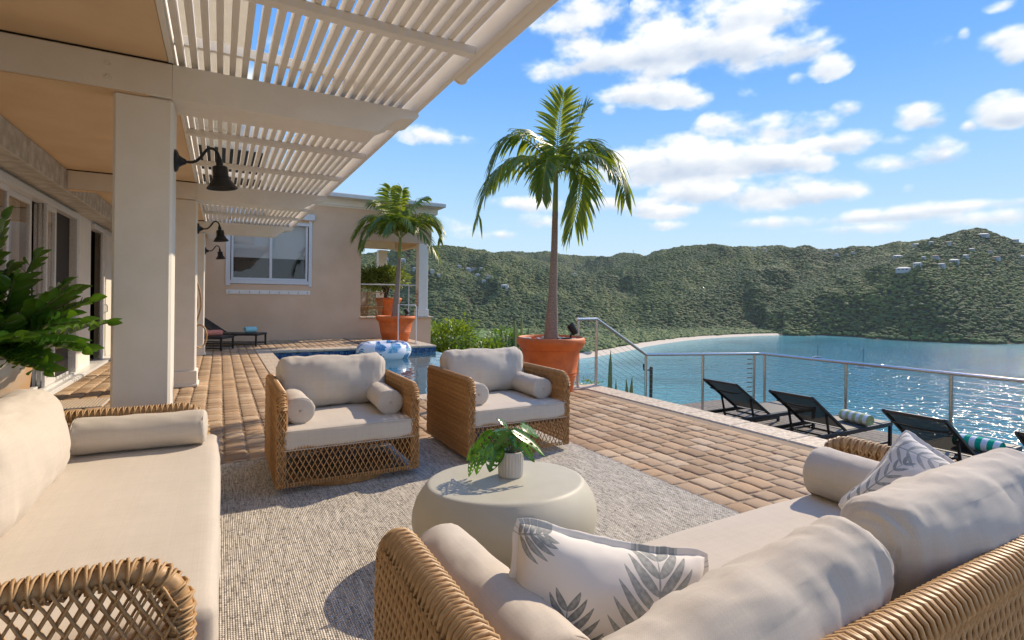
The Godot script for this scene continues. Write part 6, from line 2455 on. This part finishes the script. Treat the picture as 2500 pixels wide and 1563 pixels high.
func build_vegetation() -> void:
	# the slope below the pool
	var B := [[21.9, 20.5, -1.30, 1.45, 1.45, 0], [24.3, 22.0, -1.75, 1.5, 1.3, 1], [22.8, 18.8, -2.1, 1.2, 1.0, 1], [26.2, 20.0, -1.75, 1.5, 1.0, 0], [29.3, 24.0, -1.7, 1.5, 1.15, 1], [28.0, 19.0, -2.0, 1.3, 0.9, 0], [31.2, 21.0, -2.4, 1.4, 1.0, 0], [19.5, 23.5, -1.6, 1.6, 1.5, 0]]
	var words := ["round bright green bush at the corner of the wing, tallest of the row", "broad dark green bush behind the first bushes below the pool", "low dark bush just beyond the pool's far corner", "spreading light green bush left of the cacti", "dark green bush behind the cacti", "low light green bush in front of the cacti", "bright green bush partly behind the big orange pot", "bright bush half hidden by the porch corner"]
	for k in B.size():
		var q: Array = B[k]
		var at := dir_at(q[0], q[1])
		bush("garden_bush", words[k], "bush", Vector3(at.x, q[2] + 0.62, at.z), Vector3(q[3], q[4], q[3]), 3400, 0.17, 0.10, M.bush_leaf if q[5] == 0 else M.bush_leaf_dark, 400 + k, 4.2, "bushes on the slope below the pool")
	var C := [[26.62, 21.0, 0.90, 0.060], [27.02, 21.0, 1.05, 0.058], [27.25, 21.5, 0.62, 0.05], [28.02, 21.0, 1.32, 0.075], [28.25, 21.5, 0.90, 0.05], [28.72, 21.5, 1.08, 0.065], [29.05, 21.0, 1.05, 0.062], [29.55, 21.0, 1.85, 0.07], [29.72, 21.5, 1.42, 0.06], [30.35, 21.5, 2.10, 0.062], [30.25, 21.0, 1.62, 0.05], [30.95, 22.0, 1.38, 0.05]]
	var cw := ["shortest outer cactus column at the group's left end", "second cactus column from the left, thin and straight", "low cactus column behind the second one", "thick cactus column left of the centre gap", "short cactus column right behind the thick one", "cactus column in the middle, slightly leaning", "cactus column paired with the leaning middle one", "tall cactus column second highest of the group", "cactus column leaning against the second highest", "tallest cactus column just left of the big pot", "cactus column directly in front of the tallest", "thin cactus column beside the pot's rim"]
	for k in C.size():
		var q: Array = C[k]
		var at := dir_at(q[0], q[1])
		cactus(cw[k], Vector3(at.x, -4.2, at.z), 4.2 - 0.75 + 0.725 * q[2], q[3], 0.012 * (k % 3 - 1), "cacti on the slope below the pool", k)
	# dark cacti beyond the stair railing
	var D := [[39.9, 13.0, 0.0, 0.062], [39.4, 13.4, -0.6, 0.06], [40.7, 13.2, -0.75, 0.05], [41.8, 13.0, -0.62, 0.06], [42.2, 13.4, -0.72, 0.06], [42.35, 13.0, -1.0, 0.05], [43.9, 12.4, -1.12, 0.05]]
	var dw := ["tallest dark cactus seen through the stair cables", "dark cactus left of the tallest behind the stair cables", "thin dark cactus alone in the middle behind the cables", "leaning dark cactus, left one of the close pair", "dark cactus, right one of the close pair", "small dark cactus at the foot of the close pair", "dark cactus at the foot of the wooden post"]
	for k in D.size():
		var q: Array = D[k]
		var at := dir_at(q[0], q[1])
		cactus(dw[k], Vector3(at.x, -5.0, at.z), 5.0 + q[2] + 0.12, q[3], 0.03, "cacti beyond the stair railing", k + 1)
	var pp := dir_at(44.2, 12.0)
	var po := thing("wooden_post", "dark upright post with an insulator beyond the stair railing", "post", Vector3(pp.x, -5.0, pp.z))
	part("shaft", MB_box(Vector3(0, 2.43, 0), Vector3(0.06, 4.88, 0.06), 0.01), M.bark, po)
	var ins := MB.new()
	ins.tube(PackedVector3Array([Vector3(0, 4.80, 0), Vector3(-0.14, 4.80, -0.08), Vector3(-0.15, 4.93, -0.08)]), 0.02, 6)
	part("bracket", ins, M.black_metal, po)
	var W := [[37.6, 12.0, -0.75, 0.45, 0.42], [38.6, 12.2, -1.0, 0.42, 0.42], [36.2, 10.8, -0.55, 0.4, 0.32], [40.2, 12.0, -1.15, 0.5, 0.3]]
	var ww := ["wispy weed between the two stair posts", "wispy weed right of the second stair post", "small leafy weed beside the big pot's foot", "low weed under the dark cacti"]
	for k in W.size():
		var q: Array = W[k]
		var at := dir_at(q[0], q[1])
		bush("weed", ww[k], "weed", Vector3(at.x, q[2], at.z), Vector3(q[3], q[4], q[3]), 150, 0.07, 0.035, M.bush_leaf, 500 + k, 3.5, "weeds at the patio edge")


# ---------------------------------------------------------------- far things

func build_far_things() -> void:
	for q: Array in [[59.55, 651.0, 10.0, 0.35, "white sailboat with bare mast moored farther out, left of the two"], [63.1, 581.0, 13.0, -0.25, "white catamaran with bare mast moored nearer, right of the two"]]:
		var p := polar(q[0], q[1])
		boat(q[4], Vector3(p.x, SEA, p.y), q[2], deg_to_rad(-q[0]) + q[3], q[2] > 11.0)
	# houses among the trees: azimuth, tangent of elevation, width, roof (0 white, 1 red)
	var H := [[15.6, 0.066, 20, 0], [16.2, 0.040, 14, 0], [17.3, 0.066, 24, 0], [19.3, 0.058, 14, 0], [20.5, 0.044, 12, 0], [21.2, 0.038, 10, 0], [23.4, 0.056, 14, 0], [24.4, 0.051, 20, 0], [25.0, 0.052, 18, 1], [25.8, 0.052, 12, 0], [25.4, 0.040, 14, 0], [26.6, 0.037, 12, 1], [26.1, 0.027, 12, 0], [28.4, 0.019, 22, 0], [18.6, 0.049, 12, 0], [36.0, 0.044, 10, 0],
		[54.0, 0.088, 14, 0], [55.0, 0.086, 12, 1], [60.0, 0.082, 14, 0], [61.0, 0.074, 16, 1], [62.3, 0.077, 12, 0], [65.6, 0.068, 26, 0], [66.0, 0.046, 34, 0], [66.9, 0.085, 22, 0], [67.0, 0.054, 20, 0], [67.4, 0.064, 10, 0], [68.2, 0.066, 16, 1], [68.6, 0.053, 16, 0], [69.4, 0.058, 24, 0], [70.1, 0.065, 16, 0], [70.5, 0.074, 14, 0], [71.2, 0.095, 28, 0], [71.6, 0.071, 12, 1], [72.0, 0.061, 18, 1], [72.7, 0.098, 18, 0], [73.1, 0.085, 16, 1], [73.5, 0.062, 12, 0], [67.9, 0.086, 12, 0], [69.0, 0.086, 14, 1]]
	var k := 0
	for q: Array in H:
		k += 1
		var rr := 700.0
		var hit := 0.0
		while rr < 2500.0:
			if land_y(q[0], rr) - 1.35 > q[1] * rr - 1.0:
				hit = rr
				break
			rr += 6.0
		if hit == 0.0:
			continue
		var p := polar(q[0], hit)
		hill_house(Vector3(p.x, land_y(q[0], hit) + 2.8, p.y), q[2] * 0.68, deg_to_rad(-q[0]) + 0.5 * nz.get_noise_1d(k * 31.0), q[3], k, q[0] < 45.0)
	var tw := polar(42.2, 2100.0)
	var mast := thing("radio_mast", "thin radio mast on the skyline of the far middle ridge", "mast", Vector3(tw.x, land_y(42.2, 2100.0), tw.y))
	part("tower", MB_box(Vector3(0, 14, 0), Vector3(1.4, 28, 1.4)), M.boat_dark, mast)
	# changing huts behind the beach
	var bp := polar(37.6, 566.0)
	var hut := thing("beach_hut", "small green roofed hut at the near end of the beach", "hut", Vector3(bp.x, SEA + 1.9, bp.y), 0.4)
	part("wall", MB_box(Vector3(0, 1.3, 0), Vector3(7, 2.6, 5), 0.1), M.far_wall, hut)
	var rf := MB.new()
	rf.lathe([Vector2(5.4, 2.5), Vector2(5.2, 2.7), Vector2(0.3, 4.4), Vector2(0.0, 4.4)], 4, Transform3D(Basis(Vector3.UP, PI / 4), Vector3.ZERO))
	part("roof", rf, M.towel_teal_plain if M.has("towel_teal_plain") else M.bush_leaf_dark, hut)


func hill_house(at: Vector3, w: float, turn: float, red: int, k: int, left: bool) -> void:
	var side := "left hill" if left else "right hill"
	var o := thing("hillside_house", ("white roofed house" if red == 0 else "red roofed house") + " among trees high on the " + side, "house", at, turn, "%s roofed houses on the %s" % ["white" if red == 0 else "red", side])
	var d := w * 0.55
	var h := 4.2
	var b := MB.new()
	b.span(Vector3(-w * 0.5, -5.0, -d * 0.5), Vector3(w * 0.5, h, d * 0.5))
	if k % 2 == 0:
		b.span(Vector3(w * 0.18, -5.0, d * 0.5), Vector3(w * 0.52, h - 1.2, d * 0.9))
	part("wall", b, M.far_wall, o)
	var r := MB.new()
	var e := 0.7
	var hx := w * 0.5 + e
	var hz := d * 0.5 + e
	var ry := h + d * 0.20
	var rx := maxf(hx - hz, 0.5)
	var ce := Vector3(0, h, 0)
	r.face(PackedVector3Array([Vector3(-hx, h, hz), Vector3(hx, h, hz), Vector3(rx, ry, 0), Vector3(-rx, ry, 0)]), ce)
	r.face(PackedVector3Array([Vector3(-hx, h, -hz), Vector3(hx, h, -hz), Vector3(rx, ry, 0), Vector3(-rx, ry, 0)]), ce)
	r.face(PackedVector3Array([Vector3(hx, h, hz), Vector3(hx, h, -hz), Vector3(rx, ry, 0)]), ce)
	r.face(PackedVector3Array([Vector3(-hx, h, hz), Vector3(-hx, h, -hz), Vector3(-rx, ry, 0)]), ce)
	part("roof", r, M.far_roof if red == 0 else M.far_roof_red, o)
	for i in 3:
		part("window", MB_box(Vector3(-w * 0.3 + i * w * 0.26, 1.9, d * 0.5 + 0.06), Vector3(w * 0.13, 1.9, 0.1)), M.boat_dark, o)


func boat(label: String, at: Vector3, ln: float, turn: float, twin: bool) -> void:
	var o := thing("sailboat", label, "sailboat", at, turn)
	for s: float in ([-1.0, 1.0] if twin else [0.0]):
		var b := MB.new()
		var P := PackedVector3Array()
		var wd := ln * (0.07 if twin else 0.15)
		for i in 13:
			var f := i / 12.0
			var half := wd * pow(sin(PI * clampf(0.12 + f * 0.86, 0.0, 1.0)), 0.6) * (1.0 if f < 0.6 else 1.0)
			for j in 7:
				var g := (j / 6.0 - 0.5) * 2.0
				var y := -0.3 + (1.2 + 0.35 * f * f) * pow(absf(g), 0.7)
				P.append(Vector3((f - 0.5) * ln, y, s * ln * 0.21 + g * half))
		b.surf(P, 13, 7, false, false, 1.0)
		b.box(Vector3(0, 0.72, s * ln * 0.21), Vector3(ln * 0.8, 0.06, wd * 1.3), 0.02)
		part("hull", b, M.boat_white, o)
	var c := MB.new()
	c.box(Vector3(-ln * 0.04, 1.35, 0), Vector3(ln * 0.45, 1.1, ln * (0.42 if twin else 0.16)), 0.25)
	part("cabin", c, M.boat_white, o)
	part("cabin_window", MB_box(Vector3(-ln * 0.04, 1.45, 0), Vector3(ln * 0.40, 0.4, ln * (0.43 if twin else 0.17)), 0.1), M.boat_dark, o)
	var m := MB.new()
	m.tube(PackedVector3Array([Vector3(0.05 * ln, 0.8, 0), Vector3(0.05 * ln, 1.35 * ln, 0)]), 0.24, 6)
	part("mast", m, M.boat_dark, o)
	var bm := MB.new()
	bm.tube(PackedVector3Array([Vector3(0.05 * ln, 2.6, 0), Vector3(-0.38 * ln, 2.7, 0)]), 0.2, 6)
	part("boom", bm, M.boat_dark, o)
	var st := MB.new()
	st.tube(PackedVector3Array([Vector3(0.05 * ln, 1.33 * ln, 0), Vector3(0.48 * ln, 1.2, 0)]), 0.05, 4)
	st.tube(PackedVector3Array([Vector3(0.05 * ln, 1.33 * ln, 0), Vector3(-0.47 * ln, 1.2, 0)]), 0.05, 4)
	part("stay", st, M.boat_dark, o)
